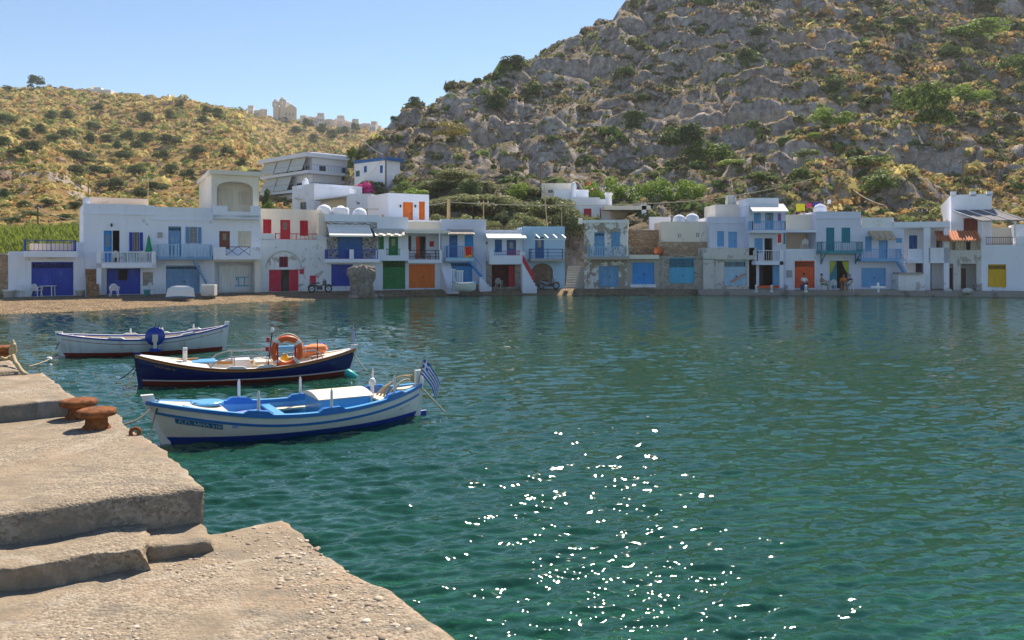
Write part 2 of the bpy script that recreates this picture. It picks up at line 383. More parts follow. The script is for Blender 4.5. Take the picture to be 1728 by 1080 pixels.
# ================================================================ sea
t = NT('sea_water')
def slopes(scale, amp, det):
    n = t.n('ShaderNodeTexNoise'); n.inputs['Scale'].default_value = 1.0; n.inputs['Detail'].default_value = det; n.inputs['Roughness'].default_value = .55
    t.l(t.mapped(scale), n.inputs['Vector'])
    v = t.n('ShaderNodeVectorMath', operation='SUBTRACT'); t.l(n.outputs['Color'], v.inputs[0]); v.inputs[1].default_value = (.5, .5, .5)
    s = t.n('ShaderNodeVectorMath', operation='MULTIPLY'); t.l(v.outputs[0], s.inputs[0]); s.inputs[1].default_value = (amp*.7, amp, 0)
    return s.outputs[0]
geo = t.n('ShaderNodeNewGeometry')
def vadd(a, b):
    v = t.n('ShaderNodeVectorMath', operation='ADD'); t.l(a, v.inputs[0]); t.l(b, v.inputs[1]); return v.outputs[0]
nrm = vadd(geo.outputs['Normal'], vadd(slopes((1.5, 4.4, 1), .40, 3), slopes((6, 15, 1), .26, 2)))
nz = t.n('ShaderNodeVectorMath', operation='NORMALIZE'); t.l(nrm, nz.inputs[0])
fr = t.n('ShaderNodeFresnel'); fr.inputs['IOR'].default_value = 1.58; t.l(nz.outputs[0], fr.inputs['Normal'])
gl = t.n('ShaderNodeBsdfGlossy'); gl.inputs['Roughness'].default_value = .04; t.l(nz.outputs[0], gl.inputs['Normal'])
df = t.n('ShaderNodeBsdfDiffuse'); df.inputs['Color'].default_value = (.017, .110, .072, 1)
tp = t.n('ShaderNodeBsdfTransparent'); tp.inputs['Color'].default_value = (.36, .86, .68, 1)
m1 = t.n('ShaderNodeMixShader'); m1.inputs[0].default_value = .46; t.l(tp.outputs[0], m1.inputs[1]); t.l(df.outputs[0], m1.inputs[2])
m2 = t.n('ShaderNodeMixShader'); t.l(fr.outputs[0], m2.inputs[0]); t.l(m1.outputs[0], m2.inputs[1]); t.l(gl.outputs[0], m2.inputs[2])
t.l(m2.outputs[0], t.out.inputs[0])
rows = np.concatenate([np.arange(492, 620, 1.0), np.arange(620, 1080, 1.15), np.arange(1080, 1700, 6)])
wy = 3.0*FPX/(rows-HYP); wp = np.concatenate([np.arange(-700, 0, 20), np.arange(0, 1730, 3.6), np.arange(1730, 2400, 20)])
WU, WY = np.meshgrid((wp-CXP)/FPX, wy, indexing='ij'); WX = WU*WY; WZ = np.zeros_like(WX)
sp_ = WY*WY/(FPX*3.0)*1.1
r = np.random.default_rng(3)
calm = np.clip(.75+.6*fbm(WX/5, WY/9, 2, 3), .25, 1.3)
for k in range(60):
    lam = .11*(.85/.11)**(k/59.0); th = math.radians(-72+r.normal(0, 16)); kx, ky = math.cos(th)*2*math.pi/lam, math.sin(th)*2*math.pi/lam
    a = .0094*lam**.85*r.uniform(.6, 1.3); att = np.clip((lam/(1.5*sp_)-.7), 0, 1)
    ph = kx*WX+ky*WY+r.uniform(0, 6.28)+.9*np.sin(WX*.7+k)+.6*np.sin(WY*.5+2*k)
    WZ += a*att*calm*(np.sin(ph)+.25*np.sin(2*ph+.6))
nI2, nJ2 = WX.shape; V = np.stack([WX, WY, WZ], -1).reshape(-1, 3)
ii, jj = np.meshgrid(np.arange(nI2-1), np.arange(nJ2-1), indexing='ij'); b0 = (ii*nJ2+jj).ravel()
struct(npmesh('sea', V, np.stack([b0, b0+1, b0+nJ2+1, b0+nJ2], 1), t.m), 'clear green sea with small ripples and sun glitter')
# ================================================================ pier of concrete slabs
E = Vector((-.602, .798, 0)); GV = Vector((.798, .602, 0))
def PS(s, w, z): return E*s+GV*w+Vector((0, 0, z))
def pier_sw(px, py, H):
    Y = H*FPX/(py-HYP); X = (px-CXP)/FPX*Y; return X*E.x+Y*E.y, X*GV.x+Y*GV.y
t = NT('pier_concrete')
big = t.noise(1.1, 5, .6, None, .5); mid = t.noise(5, 6, .7)
vp = t.n('ShaderNodeTexVoronoi', feature='F1'); vp.inputs['Scale'].default_value = 52; t.l(t.co, vp.inputs[0])
v2 = t.n('ShaderNodeTexVoronoi', feature='F1'); v2.inputs['Scale'].default_value = 120; t.l(t.co, v2.inputs[0])
sx = t.n('ShaderNodeSeparateColor'); t.l(vp.outputs['Color'], sx.inputs[0]); sx2 = t.n('ShaderNodeSeparateColor'); t.l(v2.outputs['Color'], sx2.inputs[0])
c = t.mix(t.ramp(mid, [(.3, 0.0), (.7, 1.0)]), (.19, .152, .11), (.325, .265, .195))
peb = t.mix(sx.outputs[0], (.15, .115, .08), (.385, .325, .245)); peb = t.mix(t.math('MULTIPLY', sx2.outputs[0], .5), peb, (.34, .29, .24))
expo = t.ramp(big, [(.42, 1.0), (.56, .12)])
c = t.mix(expo, c, peb)
c = t.mix(t.ramp(t.noise(.9, 5, .65), [(.50, 0.0), (.62, .7)]), c, (.33, .24, .165))
c = t.mix(t.ramp(t.noise(1.7, 6, .65, None, 1.2), [(.56, 0.0), (.62, .6)]), c, (.39, .345, .285))
c = t.mix(t.ramp(t.noise(2.3, 6, .7, t.mapped((1, 2.6, 1)), 1.0), [(.50, 0.0), (.66, .8)]), c, (.17, .155, .13))
c = t.mix(t.ramp(t.noise(30, 3), [(.68, 0.0), (.74, .7)]), c, (.09, .08, .07))
pz = t.n('ShaderNodeNewGeometry'); ps = t.n('ShaderNodeSeparateXYZ'); t.l(pz.outputs['Position'], ps.inputs[0])
c = t.mix(t.ramp(t.math('ADD', ps.outputs[2], t.math('MULTIPLY', mid, .2)), [(.22, 1.0), (.50, 0.0)]), c, (.05, .055, .035))
t.col(c)
t.bump(t.math('ADD', t.math('MULTIPLY', t.math('SUBTRACT', .6, vp.outputs['Distance']), t.math('ADD', expo, .15)), t.math('MULTIPLY', t.noise(24, 6, .7), 1.1)), .5, .02)
CONC = t.m; t.set(Roughness=.93, **{'Specular IOR Level': .2})
def rough_slab(name, s0, s1, w0, w1, zt, zb, res, parent=None, amp=.012, chip=.05, seed=0, skew=0.0):
    K = 8
    def axis(a, b, dn):
        n = max(6, int((b-a)/res)); core = np.linspace(a, b, n); d = np.linspace(zt-zb, 0, K+1)[:-1]
        return np.concatenate([np.full(K, a), core, np.full(K, b)]), np.concatenate([d, np.zeros(n), d[::-1]])
    S, ds = axis(s0, s1, 1); Wd, dw = axis(w0, w1, 1)
    S2, W2 = np.meshgrid(S, Wd, indexing='ij'); D = np.maximum(*np.meshgrid(ds, dw, indexing='ij'))
    Zt = zt-D
    S2 = S2+skew*(W2-w1)
    ed = np.minimum(np.minimum(S2-skew*(W2-w1)-s0, s1-(S2-skew*(W2-w1))), w1-W2); near = np.exp(-np.clip(ed, 0, 9)/.05)
    a = fbm(S2*2.2+seed, W2*2.2, Zt*2.2, 5, .6); b = fbm(S2*2.2+seed+50, W2*2.2, Zt*2.2, 5, .6); c_ = fbm(S2*1.6+seed+90, W2*1.6, Zt*3, 6, .62)
    ch = np.clip(fbm(S2*1.4+seed, W2*1.4, Zt*1.4+40, 4)+.05, 0, 1)
    S2 = S2+(a*1.6*chip)*near; W2 = W2+(b*1.3*chip-ch*chip)*near
    Zt = Zt+amp*c_*1.6*(D <= 0)-near*(D <= 0)*(.006+ch*chip*.9)
    X = S2*E.x+W2*GV.x; Y = S2*E.y+W2*GV.y; n, m = X.shape
    ii, jj = np.meshgrid(np.arange(n-1), np.arange(m-1), indexing='ij'); q = (ii*m+jj).ravel()
    return npmesh(name, np.stack([X, Y, Zt], -1).reshape(-1, 3), np.stack([q, q+m, q+m+1, q+1], 1), CONC, parent)
pier = tag(empty('pier', (-6, 4, 0)), 'weathered stepped concrete pier running along the left foreground', 'pier'); pier.location = (0, 0, 0)
ZP = [CZ-1.70, CZ-1.386, CZ-1.25, CZ-1.20, CZ-1.16, CZ-1.12, CZ-1.10]
rough_slab('slab', -2.5, 5.04, -4, 1.95, ZP[0], -2.4, .028, pier, .016, .05, 1)
rough_slab('slab', 5.06, 7.95, -4.5, 1.49, ZP[1], -2.4, .03, pier, .014, .06, 20, -.12)
rough_slab('slab', 8.04, 10.05, -9, 1.21, ZP[2], -2.4, .04, pier, .01, .03, 33)
rough_slab('slab', 10.07, 12.3, -9, 1.0, ZP[3], -2.4, .05, pier, .01, .03, 47)
rough_slab('slab', 12.32, 13.6, -9, .93, ZP[4], -2.4, .06, pier, .01, .03, 55)
rough_slab('slab', 13.62, 15.0, -9, .98, ZP[5], -2.4, .06, pier, .01, .03, 61)
rough_slab('slab', 15.02, 16.6, -9, 1.02, ZP[6], -2.4, .06, pier, .01, .03, 71)
# broken steps at the foot of the second slab
rough_slab('broken_step', 4.66, 5.25, .35, 1.05, CZ-1.57, ZP[0]-.2, .02, pier, .02, .10, 81, -.25)
rough_slab('broken_step', 4.78, 5.15, 1.0, 1.43, CZ-1.625, ZP[0]-.2, .02, pier, .02, .08, 88, -.12)
# loose pebbles bedded in the worn surface: uncountable, one object
def ico():
    bm = bmesh.new(); bmesh.ops.create_icosphere(bm, subdivisions=1, radius=1); bm.verts.index_update()
    v = np.array([x.co for x in bm.verts]); f = np.array([[q.index for q in x.verts] for x in bm.faces]); bm.free(); return v, f
IV, IF = ico()
def blobs(cs, rad, jit=.25, flat=(1, 1, .6)):
    N = len(cs); rr = np.asarray(rad)[:, None, None]
    v = IV[None]*rr*np.array(flat)*(1+jit*RNG.uniform(-1, 1, (N, len(IV), 1)))
    a = RNG.uniform(0, 6.28, N); ca, sa = np.cos(a)[:, None], np.sin(a)[:, None]
    sc = RNG.uniform(.7, 1.4, (N, 1)); x = v[..., 0]*sc; y = v[..., 1]
    v = np.stack([x*ca-y*sa, x*sa+y*ca, v[..., 2]], -1)+np.asarray(cs)[:, None, :]
    return v.reshape(-1, 3), (IF[None]+(np.arange(N)*len(IV))[:, None, None]).reshape(-1, 3)
N = 9000; s = RNG.uniform(1.2, 5.0, N); wv = RNG.uniform(-1.9, 1.93, N)
keep = (fbm(s*1.3, wv*1.3, 3, 3) > -.08) | (wv > 1.55); s, wv = s[keep], wv[keep]; rad = RNG.gamma(3.0, .0026, len(s))+.003
cs = np.stack([s*E.x+wv*GV.x, s*E.y+wv*GV.y, ZP[0]+.016*1.6*fbm(s*1.6+91, wv*1.6, ZP[0]*3, 6, .62)-.012*np.exp(-np.clip(1.95-wv, 0, 9)/.05)-.12*rad], -1)
v, f = blobs(cs, rad, .25, (1, 1, .42))
t = NT('pebble'); g = t.n('ShaderNodeNewGeometry')
t.col(t.ramp(g.outputs['Random Per Island'], [(0, (.22, .17, .12)), (.35, (.34, .27, .20)), (.7, (.45, .37, .28)), (1, (.56, .50, .42))])); t.set(Roughness=.9)
o = npmesh('pebbles', v, f, t.m); tag(o, 'loose pebbles and exposed aggregate on the near pier slab', 'pebbles', None, 'stuff')
# ================================================================ house kit: photo columns/rows are turned into metres on each facade's own plane
WHITE = plaster('white', (.79, .83, .93), .08, .45); CREAM = plaster('cream', (.80, .74, .64), .06, .4)
CLEAN = plaster('clean_white', (.81, .84, .92), .0, .2); PEACH = plaster('peach', (.78, .60, .46), .05, .3)
GREYW = plaster('grey_white', (.62, .61, .58), .3, .9); WORN = plaster('worn_white', (.80, .81, .83), .24, .7)
RUIN = plaster('ruin', (.74, .74, .74), .52, .9, (.34, .29, .23)); BLUEW = plaster('pale_blue', (.42, .62, .82), .06, .35)
LILAC = plaster('lilac', (.66, .70, .84), .06, .3); CEM = plaster('cement', (.40, .38, .35), .25, .8)
DARK = plain('dark_interior', (.02, .018, .016), .9)
RUBBLE = stone('rubble', (.26, .23, .20), (.42, .38, .33)); DSTONE = stone('dark_stone', (.09, .095, .105), (.27, .26, .25), 3.6, (.46, .45, .43), .10)
WSTONE = stone('warm_stone', (.36, .23, .14), (.52, .40, .28), 2.6, (.34, .27, .20))
IRON = plain('dark_iron', (.03, .035, .045), .5, .2, 6, 0, .3); STEEL = plain('grey_metal', (.35, .36, .38), .4, .1, 6, 0, .6)
CANV = plain('white_canvas', (.82, .80, .75), .8, .05, 1.5); REED = plain('reed', (.50, .40, .27), .9, .35, 14, .5)
PLAST = plain('white_plastic', (.80, .80, .80), .4, .04); TILE = plain('roof_tile', (.52, .17, .07), .8, .3, 6, .3)
C = dict(royal=(.02, .055, .42), navy=(.015, .03, .20), steel=(.16, .33, .56), sky=(.14, .40, .72), bright=(.02, .28, .68), cyan=(.06, .42, .66),
         red=(.50, .012, .03), crimson=(.56, .01, .06), maroon=(.20, .02, .035), green=(.0, .20, .055), orange=(.80, .17, .01), rorange=(.74, .09, .012),
         teal=(.01, .23, .32), deep=(.015, .13, .38), yellow=(.72, .42, .0), white=(.78, .78, .76), brown=(.14, .06, .03), cream=(.74, .68, .56),
         pale=(.36, .58, .76), grey=(.35, .36, .37), aqua=(.05, .42, .45), wood=(.20, .12, .07), worn=(.12, .34, .60), redbrown=(.24, .06, .035))
def W(c): return wood(c, C[c], .6 if c in ('worn', 'wood', 'pale', 'steel') else .3)
class House:
    def __init__(s, name, label, pl, pr, cat='house', Yl=None, Yr=None, z0=G0, group=None):
        Yl = Yl or yh(pl); Yr = Yr or yh(pr)
        A = Vector(((pl-CXP)/FPX*Yl, Yl)); B = Vector(((pr-CXP)/FPX*Yr, Yr)); s.A = A; s.d = (B-A).normalized(); s.z0 = z0
        s.inn = Vector((-s.d.y, s.d.x)); s.root = tag(empty(name, (A.x, A.y, z0), math.atan2(s.d.y, s.d.x)), label, cat, group)
    def hit(s, px, dep=0.0):
        k = (px-CXP)/FPX; a = s.A+s.inn*dep          # t*(k,1) = a + x*d
        x = (k*a.y-a.x)/(s.d.x-k*s.d.y); return x, a.y+x*s.d.y
    def x(s, px, dep=0.0): return s.hit(px, dep)[0]
    def z(s, px, py, dep=0.0): return CZ-(py-HYP)/FPX*s.hit(px, dep)[1]-s.z0
    def rect(s, a, t, b, bt, dep=0.0):
        return s.x(a, dep), s.x(b, dep), s.z((a+b)/2, bt, dep) if bt is not None else -.5, s.z((a+b)/2, t, dep)
    def world(s, px, py, dep=0.0):
        x, Y = s.hit(px, dep); return P(px, py, Y)
    # -- volumes with real openings
    def vol(s, a, t, b, bt=None, dep=0.0, depth=5.0, mat=WHITE, holes=(), name='wall', cornice=0, thick=.28, open_top=False):
        x0, x1, z0, z1 = s.rect(a, t, b, bt, dep); mb = MB(); hs = []
        for h in holes:
            hx0, hx1, hz0, hz1 = s.rect(*h[1:5], dep); hz0 = max(hz0, z0+.0)
            if h[4] is None: hz0 = .02
            hs.append((max(hx0, x0+.03), min(hx1, x1-.03), hz0, min(hz1, z1-.05)))
        xs = sorted({x0, x1, *[v for h in hs for v in h[:2]]}); zs = sorted({z0, z1, *[v for h in hs for v in h[2:4]]})
        for i in range(len(xs)-1):
            for j in range(len(zs)-1):
                cx, cz = (xs[i]+xs[i+1])/2, (zs[j]+zs[j+1])/2
                if any(h[0] < cx < h[1] and h[2] < cz < h[3] for h in hs): continue
                mb.add([(xs[i], dep, zs[j]), (xs[i+1], dep, zs[j]), (xs[i+1], dep, zs[j+1]), (xs[i], dep, zs[j+1])], [(0, 1, 2, 3)])
        for (p, q, u, v) in hs:
            d2 = dep+thick
            mb.add([(p,dep,u),(q,dep,u),(q,dep,v),(p,dep,v),(p,d2,u),(q,d2,u),(q,d2,v),(p,d2,v)], [(0,4,5,1),(1,5,6,2),(2,6,7,3),(3,7,4,0)])
        mb.box(x0, x1, dep, dep+depth, z0, z1, 0, 'f'+('t' if open_top else ''))
        wall = mb.build(name, mat, s.root)
        if cornice:
            s.bx('cornice', mat, x0-.05, x1+.05, dep-.07, dep+.14, z1-cornice-.10, z1-cornice, wall)
        for h, r in zip(holes, hs): s.fill(h, r, dep, thick)
        return wall
    def bx(s, name, mat, x0, x1, y0, y1, z0, z1, parent=None): return MB().box(x0, x1, y0, y1, z0, z1).build(name, mat, parent or s.root)
    def pb(s, name, mat, a, t, b, bt, d0, d1, parent=None):
        x0, x1, z0, z1 = s.rect(a, t, b, bt, d0); return s.bx(name, mat, x0, x1, d0, d1, z0, z1, parent)
    def planks(s, name, col, x0, x1, z0, z1, y, parent=None, wdt=.16, split=True, trans=0, ledge=True):
        mb = MB(); n = max(2, round((x1-x0)/wdt)); zt = z1-trans
        for i in range(n):
            a = x0+(x1-x0)*i/n; b = x0+(x1-x0)*(i+1)/n; dy = .006*((i*7) % 3)
            mb.box(a+.006, b-.006, y+dy, y+.05, z0+.02, zt)
        mb.box(x0, x1, y+.03, y+.06, z0+.01, zt-.01)
        if split and (x1-x0) > 1.2:
            xm = (x0+x1)/2; mb.box(xm-.04, xm+.04, y-.025, y, z0+.02, zt)
        d = mb.build(name, W(col), parent or s.root)
        if ledge and (x1-x0) > 1.2:
            m2 = MB()
            for f in (.16, .52, .9): m2.box(x0+.03, x1-.03, y-.02, y+.002, z0+(zt-z0)*f-.05, z0+(zt-z0)*f+.05)
            m2.build('ledge', W(col), d)
        if (x1-x0) > 1.2: MB().box((x0+x1)/2+.06, (x0+x1)/2+.12, y-.06, y-.02, z0+(zt-z0)*.45, z0+(zt-z0)*.45+.16).build('handle', IRON, d)
        if trans:
            m = MB(); m.box(x0, x1, y-.01, y+.05, zt, zt+.05); m.box(x0, x1, y-.01, y+.05, z1-.04, z1)
            k = max(5, round((x1-x0)/.16))
            for i in range(k+1):
                xx = x0+(x1-x0)*i/k; m.box(xx-.025, xx+.025, y-.005, y+.03, zt+.05, z1-.04)
            m.build('transom', W(col), d)
        return d
    def fill(s, h, r, dep, thick):
        kind, col = h[0], h[5] if len(h) > 5 else 'white'; o = h[6] if len(h) > 6 else {}
        x0, x1, z0, z1 = r; y = dep+thick*.45; f = .05
        if kind == 'n': return
        if kind == 'o':                       # open doorway, one leaf folded in
            if o.get('leaf'): s.planks('door', o['leaf'], x0+.02, x0+.02+(x1-x0)*.4, z0, z1-.02, y, split=False, ledge=False)
            if o.get('leaf2'): s.planks('door', o['leaf2'], x1-(x1-x0)*.32, x1-.02, z0, z1-.02, y, split=False, ledge=False)
            return
        if kind in 'gd' or kind == 'D':
            mb = MB(); mb.box(x0, x0+f, y-.04, y+.06, z0, z1); mb.box(x1-f, x1, y-.04, y+.06, z0, z1); mb.box(x0+f, x1-f, y-.04, y+.06, z1-f, z1)
            fr_ = mb.build('door_frame', W(o.get('frame', col)), s.root)
        if kind == 'g':
            return s.planks('garage_door', col, x0+f, x1-f, z0, z1-f, y, trans=o.get('trans', 0))
        if kind in 'dD':
            tr = o.get('trans', 0)
            d = s.planks('door', col, x0+f, x1-f, z0, z1-f, y, wdt=.12, split=False, trans=tr, ledge=False)
            m2 = MB(); ww, hh = x1-x0-2*f, z1-f-tr-z0
            for (u0, u1, v0, v1) in ((.14, .44, .08, .42), (.56, .86, .08, .42), (.14, .44, .5, .92), (.56, .86, .5, .92)):
                m2.box(x0+f+ww*u0, x0+f+ww*u1, y-.018, y+.002, z0+hh*v0, z0+hh*v1)
            m2.build('panel', W(col), d)
            if o.get('glass'): MB().box(x0+f+ww*.3, x0+f+ww*.7, y-.026, y-.02, z0+hh*.52, z0+hh*.9).build('pane', glassm(), d)
            MB().box(x1-f-.14, x1-f-.09, y-.05, y-.018, z0+hh*.45, z0+hh*.45+.1).build('handle', IRON, d)
            return
        if kind == 's':                       # closed louvred shutters
            nl = 1 if (x1-x0) < .55 else 2
            for k in range(nl):
                a = x0+(x1-x0)*k/nl+.01; b = x0+(x1-x0)*(k+1)/nl-.01; s.shutter(a, b, z0+.01, z1-.01, dep+.02, col)
            return
        if kind == 'w':
            mb = MB(); mb.box(x0, x0+f, y-.03, y+.04, z0, z1); mb.box(x1-f, x1, y-.03, y+.04, z0, z1); mb.box(x0+f, x1-f, y-.03, y+.04, z1-f, z1); mb.box(x0+f, x1-f, y-.03, y+.04, z0, z0+f)
            xm = (x0+x1)/2; mb.box(xm-.025, xm+.025, y-.03, y+.03, z0+f, z1-f)
            for q in (1/3, 2/3): mb.box(x0+f, x1-f, y-.02, y+.02, z0+(z1-z0)*q-.015, z0+(z1-z0)*q+.015)
            wn = mb.build('window', W(col), s.root)
            MB().box(x0+f, x1-f, y+.022, y+.03, z0+f, z1-f).build('pane', glassm(), wn)
            if o.get('sh'):
                wd = (x1-x0)*.5
                s.shutter(x0-wd-.02, x0-.02, z0, z1, dep-.05, o['sh']); s.shutter(x1+.02, x1+wd+.02, z0, z1, dep-.05, o['sh'])
    def shutter(s, a, b, z0, z1, y, col):
        mb = MB(); f = .05; mb.box(a, a+f, y, y+.045, z0, z1); mb.box(b-f, b, y, y+.045, z0, z1)
        for q in (z0, (z0+z1)/2-f/2, z1-f): mb.box(a+f, b-f, y, y+.045, q, q+f)
        n = max(5, int((z1-z0)/.075))
        for i in range(n):
            zc = z0+f+(z1-z0-2*f)*(i+.5)/n; mb.poly([(a+f, y+.006, zc-.03), (a+f, y+.036, zc+.03), (a+f, y+.040, zc+.022), (a+f, y+.010, zc-.038)], (b-a-2*f, 0, 0))
        mb.box(a+f, b-f, y+.041, y+.044, z0+f, z1-f)
        return mb.build('shutter', W(col), s.root)
    def arch(s, a, t, b, bt, dep, mat, thick=.28, ry=None):
        """spandrels that turn a square opening a..b, top t, into an arch springing at row bt"""
        x0, x1, z0, z1 = s.rect(a, t, b, bt, dep); xm, rx, rz = (x0+x1)/2, (x1-x0)/2, z1-z0-.02; mb = MB(); n = 10
        for sg in (-1, 1):
            pts = [(xm+sg*rx*math.cos(k*math.pi/2/n), dep-.003, z0+rz*math.sin(k*math.pi/2/n)) for k in range(n+1)]
            pts += [(xm, dep-.003, z1+.02), (xm+sg*rx, dep-.003, z1+.02)]
            mb.poly(pts, (0, thick, 0))
        return mb.build('arch', mat, s.root)
    def slab(s, a, t, b, bt, d0=-1.1, d1=0.0, mat=WHITE, name='balcony'): return s.pb(name, mat, a, t, b, bt, d0, d1+.02)
    def rail(s, a, t, b, bt, dep=-1.05, col='white', kind='v', sides=True, step=.13, d1=0.0, mat=None, th=.035, parent=None):
        x0, x1, z0, z1 = s.rect(a, t, b, bt, dep); mb = MB(); q = th*.5
        runs = [((x0, dep), (x1, dep))]+([((x0, dep), (x0, d1)), ((x1, dep), (x1, d1))] if sides else [])
        for (p, r) in runs:
            p, r = Vector(p), Vector(r); L = (r-p).length; d = (r-p)/L; nn = Vector((-d.y, d.x))
            def bar(t0, t1, u0, u1, hw):
                e = [p+d*t0-nn*hw, p+d*t1-nn*hw, p+d*t1+nn*hw, p+d*t0+nn*hw]
                mb.poly([(v.x, v.y, u0) for v in e], (0, 0, u1-u0))
            bar(-q, L+q, z1-.05, z1, .03)
            if kind in 'vp': bar(0, L, z0+.03, z0+.07, .02)
            n = max(1, round(L/step))
            if kind in 'vp':
                for i in range(n+1): bar(L*i/n-(.04 if kind == 'p' else .012), L*i/n+(.04 if kind == 'p' else .012), z0, z1-.05, .012)
            if kind == 'h':
                for u in (.3, .62): bar(0, L, z0+(z1-z0)*u-.018, z0+(z1-z0)*u+.018, .015)
            if kind == 'x':
                m = max(1, round(L/1.0))
                for i in range(m):
                    for sg in (0, 1):
                        aa = p+d*(L*i/m); bb = p+d*(L*(i+1)/m); za, zb = (z0, z1) if sg else (z1, z0)
                        mb.tube([(aa.x, aa.y, za), (bb.x, bb.y, zb)], .022, 4)
            m = max(1, round(L/1.4))
            for i in range(m+1): bar(L*i/m-.028, L*i/m+.028, z0-.02, z1+.02, .028)
        return mb.build('railing', mat or W(col), parent or s.root)
    def awning(s, a, pb, pf, b, dep=-1.2, mat=CANV, ribs=0, fl=0.0, name='awning', posts=None, d0=0.0, val=.12):
        """sloping sheet from the wall (row pb) out to its front edge (columns a..b, row pf)"""
        x0, x1 = s.x(a, dep), s.x(b, dep); zf = s.z((a+b)/2, pf, dep); zb = s.z((a+b)/2, pb, d0); mb = MB(); n = 8
        for i in range(n):
            u, v = i/n, (i+1)/n; xa, xb = x0+(x1-x0)*u, x0+(x1-x0)*v; sg = .03*((i % 2)*2-1)*fl
            mb.poly([(xa, d0, zb), (xa, dep, zf+sg), (xa, dep, zf+sg-.025), (xa, d0, zb-.025)], (xb-xa, 0, 0))
            if val: mb.box(xa, xb, dep-.012, dep-.002, zf-val, zf+sg)
        aw = mb.build(name, mat, s.root)
        mb = MB()
        for i in range(ribs+1 if ribs else 0):
            xx = x0+(x1-x0)*i/ribs; mb.tube([(xx, d0, zb-.06), (xx, dep-.1, zf-.06)], .03, 5)
        if ribs: mb.build('rafter', W('wood') if mat is REED else STEEL, aw)
        if posts is not None:
            for xx in (x0+.06, x1-.06): MB().tube([(xx, dep+.06, posts), (xx, dep+.06, zf)], .035, 6).build('post', posts_mat, aw)
        return aw
    def stairs(s, x0, x1, y0, y1, z0, z1, n, mat, name='stairs', along='y'):
        """solid flight; along 'y' climbs into the picture, '+x' / '-x' climbs sideways"""
        mb = MB(); L = (y1-y0) if along == 'y' else (x1-x0); st = None
        root = s.root
        for i in range(n):
            zt = z0+(z1-z0)*(i+1)/n
            if along == 'y': mb.box(x0, x1, y0+L*i/n, y0+L*(i+1)/n, z0-.3, zt)
            elif along == '+x': mb.box(x0+L*i/n, x0+L*(i+1)/n, y0, y1, z0-.3, zt)
            else: mb.box(x1-L*(i+1)/n, x1-L*i/n, y0, y1, z0-.3, zt)
        return mb.build(name, mat, root)
    def ladder(s, p0, p1, wd, col, rails=True, n=9):
        """open wooden stair from p0 (top) to p1 (foot), local coordinates"""
        p0, p1 = Vector(p0), Vector(p1); mb = MB()
        for o in (0, wd):
            q = Vector((0, o, 0)); mb.poly([p0+q, p1+q, p1+q+Vector((0, 0, .24)), p0+q+Vector((0, 0, .24))], (0, .05, 0))
        st = mb.build('stairs', W(col), s.root); mb = MB()
        for i in range(n):
            c_ = p0.lerp(p1, (i+.5)/n); mb.box(c_.x-.13, c_.x+.13, c_.y, c_.y+wd+.05, c_.z+.12, c_.z+.16)
        mb.build('tread', W(col), st)
        if rails:
            mb = MB(); up = Vector((0, -.02, .95)); mb.tube([p0+up, p1+up], .025, 5)
            for f in (0.02, .5, .98): c_ = p0.lerp(p1, f); mb.tube([c_+Vector((0, -.02, .1)), c_+up], .02, 5)
            mb.build('handrail', W(col), st)
        return st
    def lamp(s, px, py, dep=0.0):
        x, z = s.x(px, dep), s.z(px, py, dep); mb = MB(); mb.box(x-.03, x+.03, dep-.02, dep, z-.1, z+.1); mb.tube([(x, dep, z+.08), (x, dep-.16, z+.12)], .012, 5)
        mb.lathe([(.02, .02), (.07, -.03), (.05, -.2), (.02, -.22)], 8, (x, dep-.16, z+.1)); return mb.build('wall_lamp', IRON, s.root)
posts_mat = STEEL
def at(h, px, py, dep): return h.world(px, py, dep)
# ================================================================ the row of boat houses, from left to right
# 1 single-storey boat garage with a roof terrace
h = House('boat_house', 'low white boat house at the left end, royal blue garage and roof terrace railing', 14, 141)
h.vol(14, 431, 141, mat=WHITE, depth=6, holes=[('g', 53, 442, 124, None, 'royal', dict(trans=.42))])
h.slab(42, 424, 131, 434, -.9, .25); h.rail(43, 405, 128, 424, -.85, 'royal', 'v', d1=.2, step=.24)
h.pb('terrace_wall', PEACH, 50, 411, 126, 431, 2.2, 2.4); h.pb('parapet', WHITE, 14, 424, 42, 431, 0, .25); h.pb('parapet', WHITE, 131, 409, 166, 440, .05, 1.6)
H1 = h
# 2 white house, royal blue
h = House('boat_house', 'white house with royal blue doors, balcony and brown outdoor steps on its left', 141, 262)
h.vol(141, 345, 262, mat=WHITE, depth=7, cornice=.62, holes=[('d', 175, 389, 189, 444, 'bright', dict(glass=1)), ('o', 190, 389, 202, 444, 'royal', {}), ('w', 224, 392, 235, 424, 'navy', dict(sh='royal')), ('g', 180, 453, 237, None, 'royal', {})])
h.pb('roof_wall', PEACH, 152, 334, 250, 350, 1.2, 6.0); h.pb('chimney', WHITE, 141, 333, 152, 345, .3, 1.2)
h.slab(163, 444, 262, 452, -1.15); h.rail(171, 425, 257, 444, -1.1, 'white', 'v', step=.2)
h.pb('balcony_post', WHITE, 163, 424, 171, 498, -1.15, -.9); h.pb('balcony_post', WHITE, 256, 424, 263, 452, -1.15, -.9)
x, z = h.x(207), h.z(207, 463); h.bx('dark_window_panel', DARK, h.x(200), h.x(215), .09, .115, h.z(207, 473), h.z(207, 455))  # near-black sheet on the door; the dark inside the garage is painted on
h.lamp(188, 380); x0, x1 = h.x(144, -.5), h.x(166, -.5)
h.stairs(x0, x1, -1.9, 0.3, 0, h.z(160, 449), 10, stone('brown_steps', (.30, .15, .08), (.42, .25, .14), 4, (.22, .13, .08)))
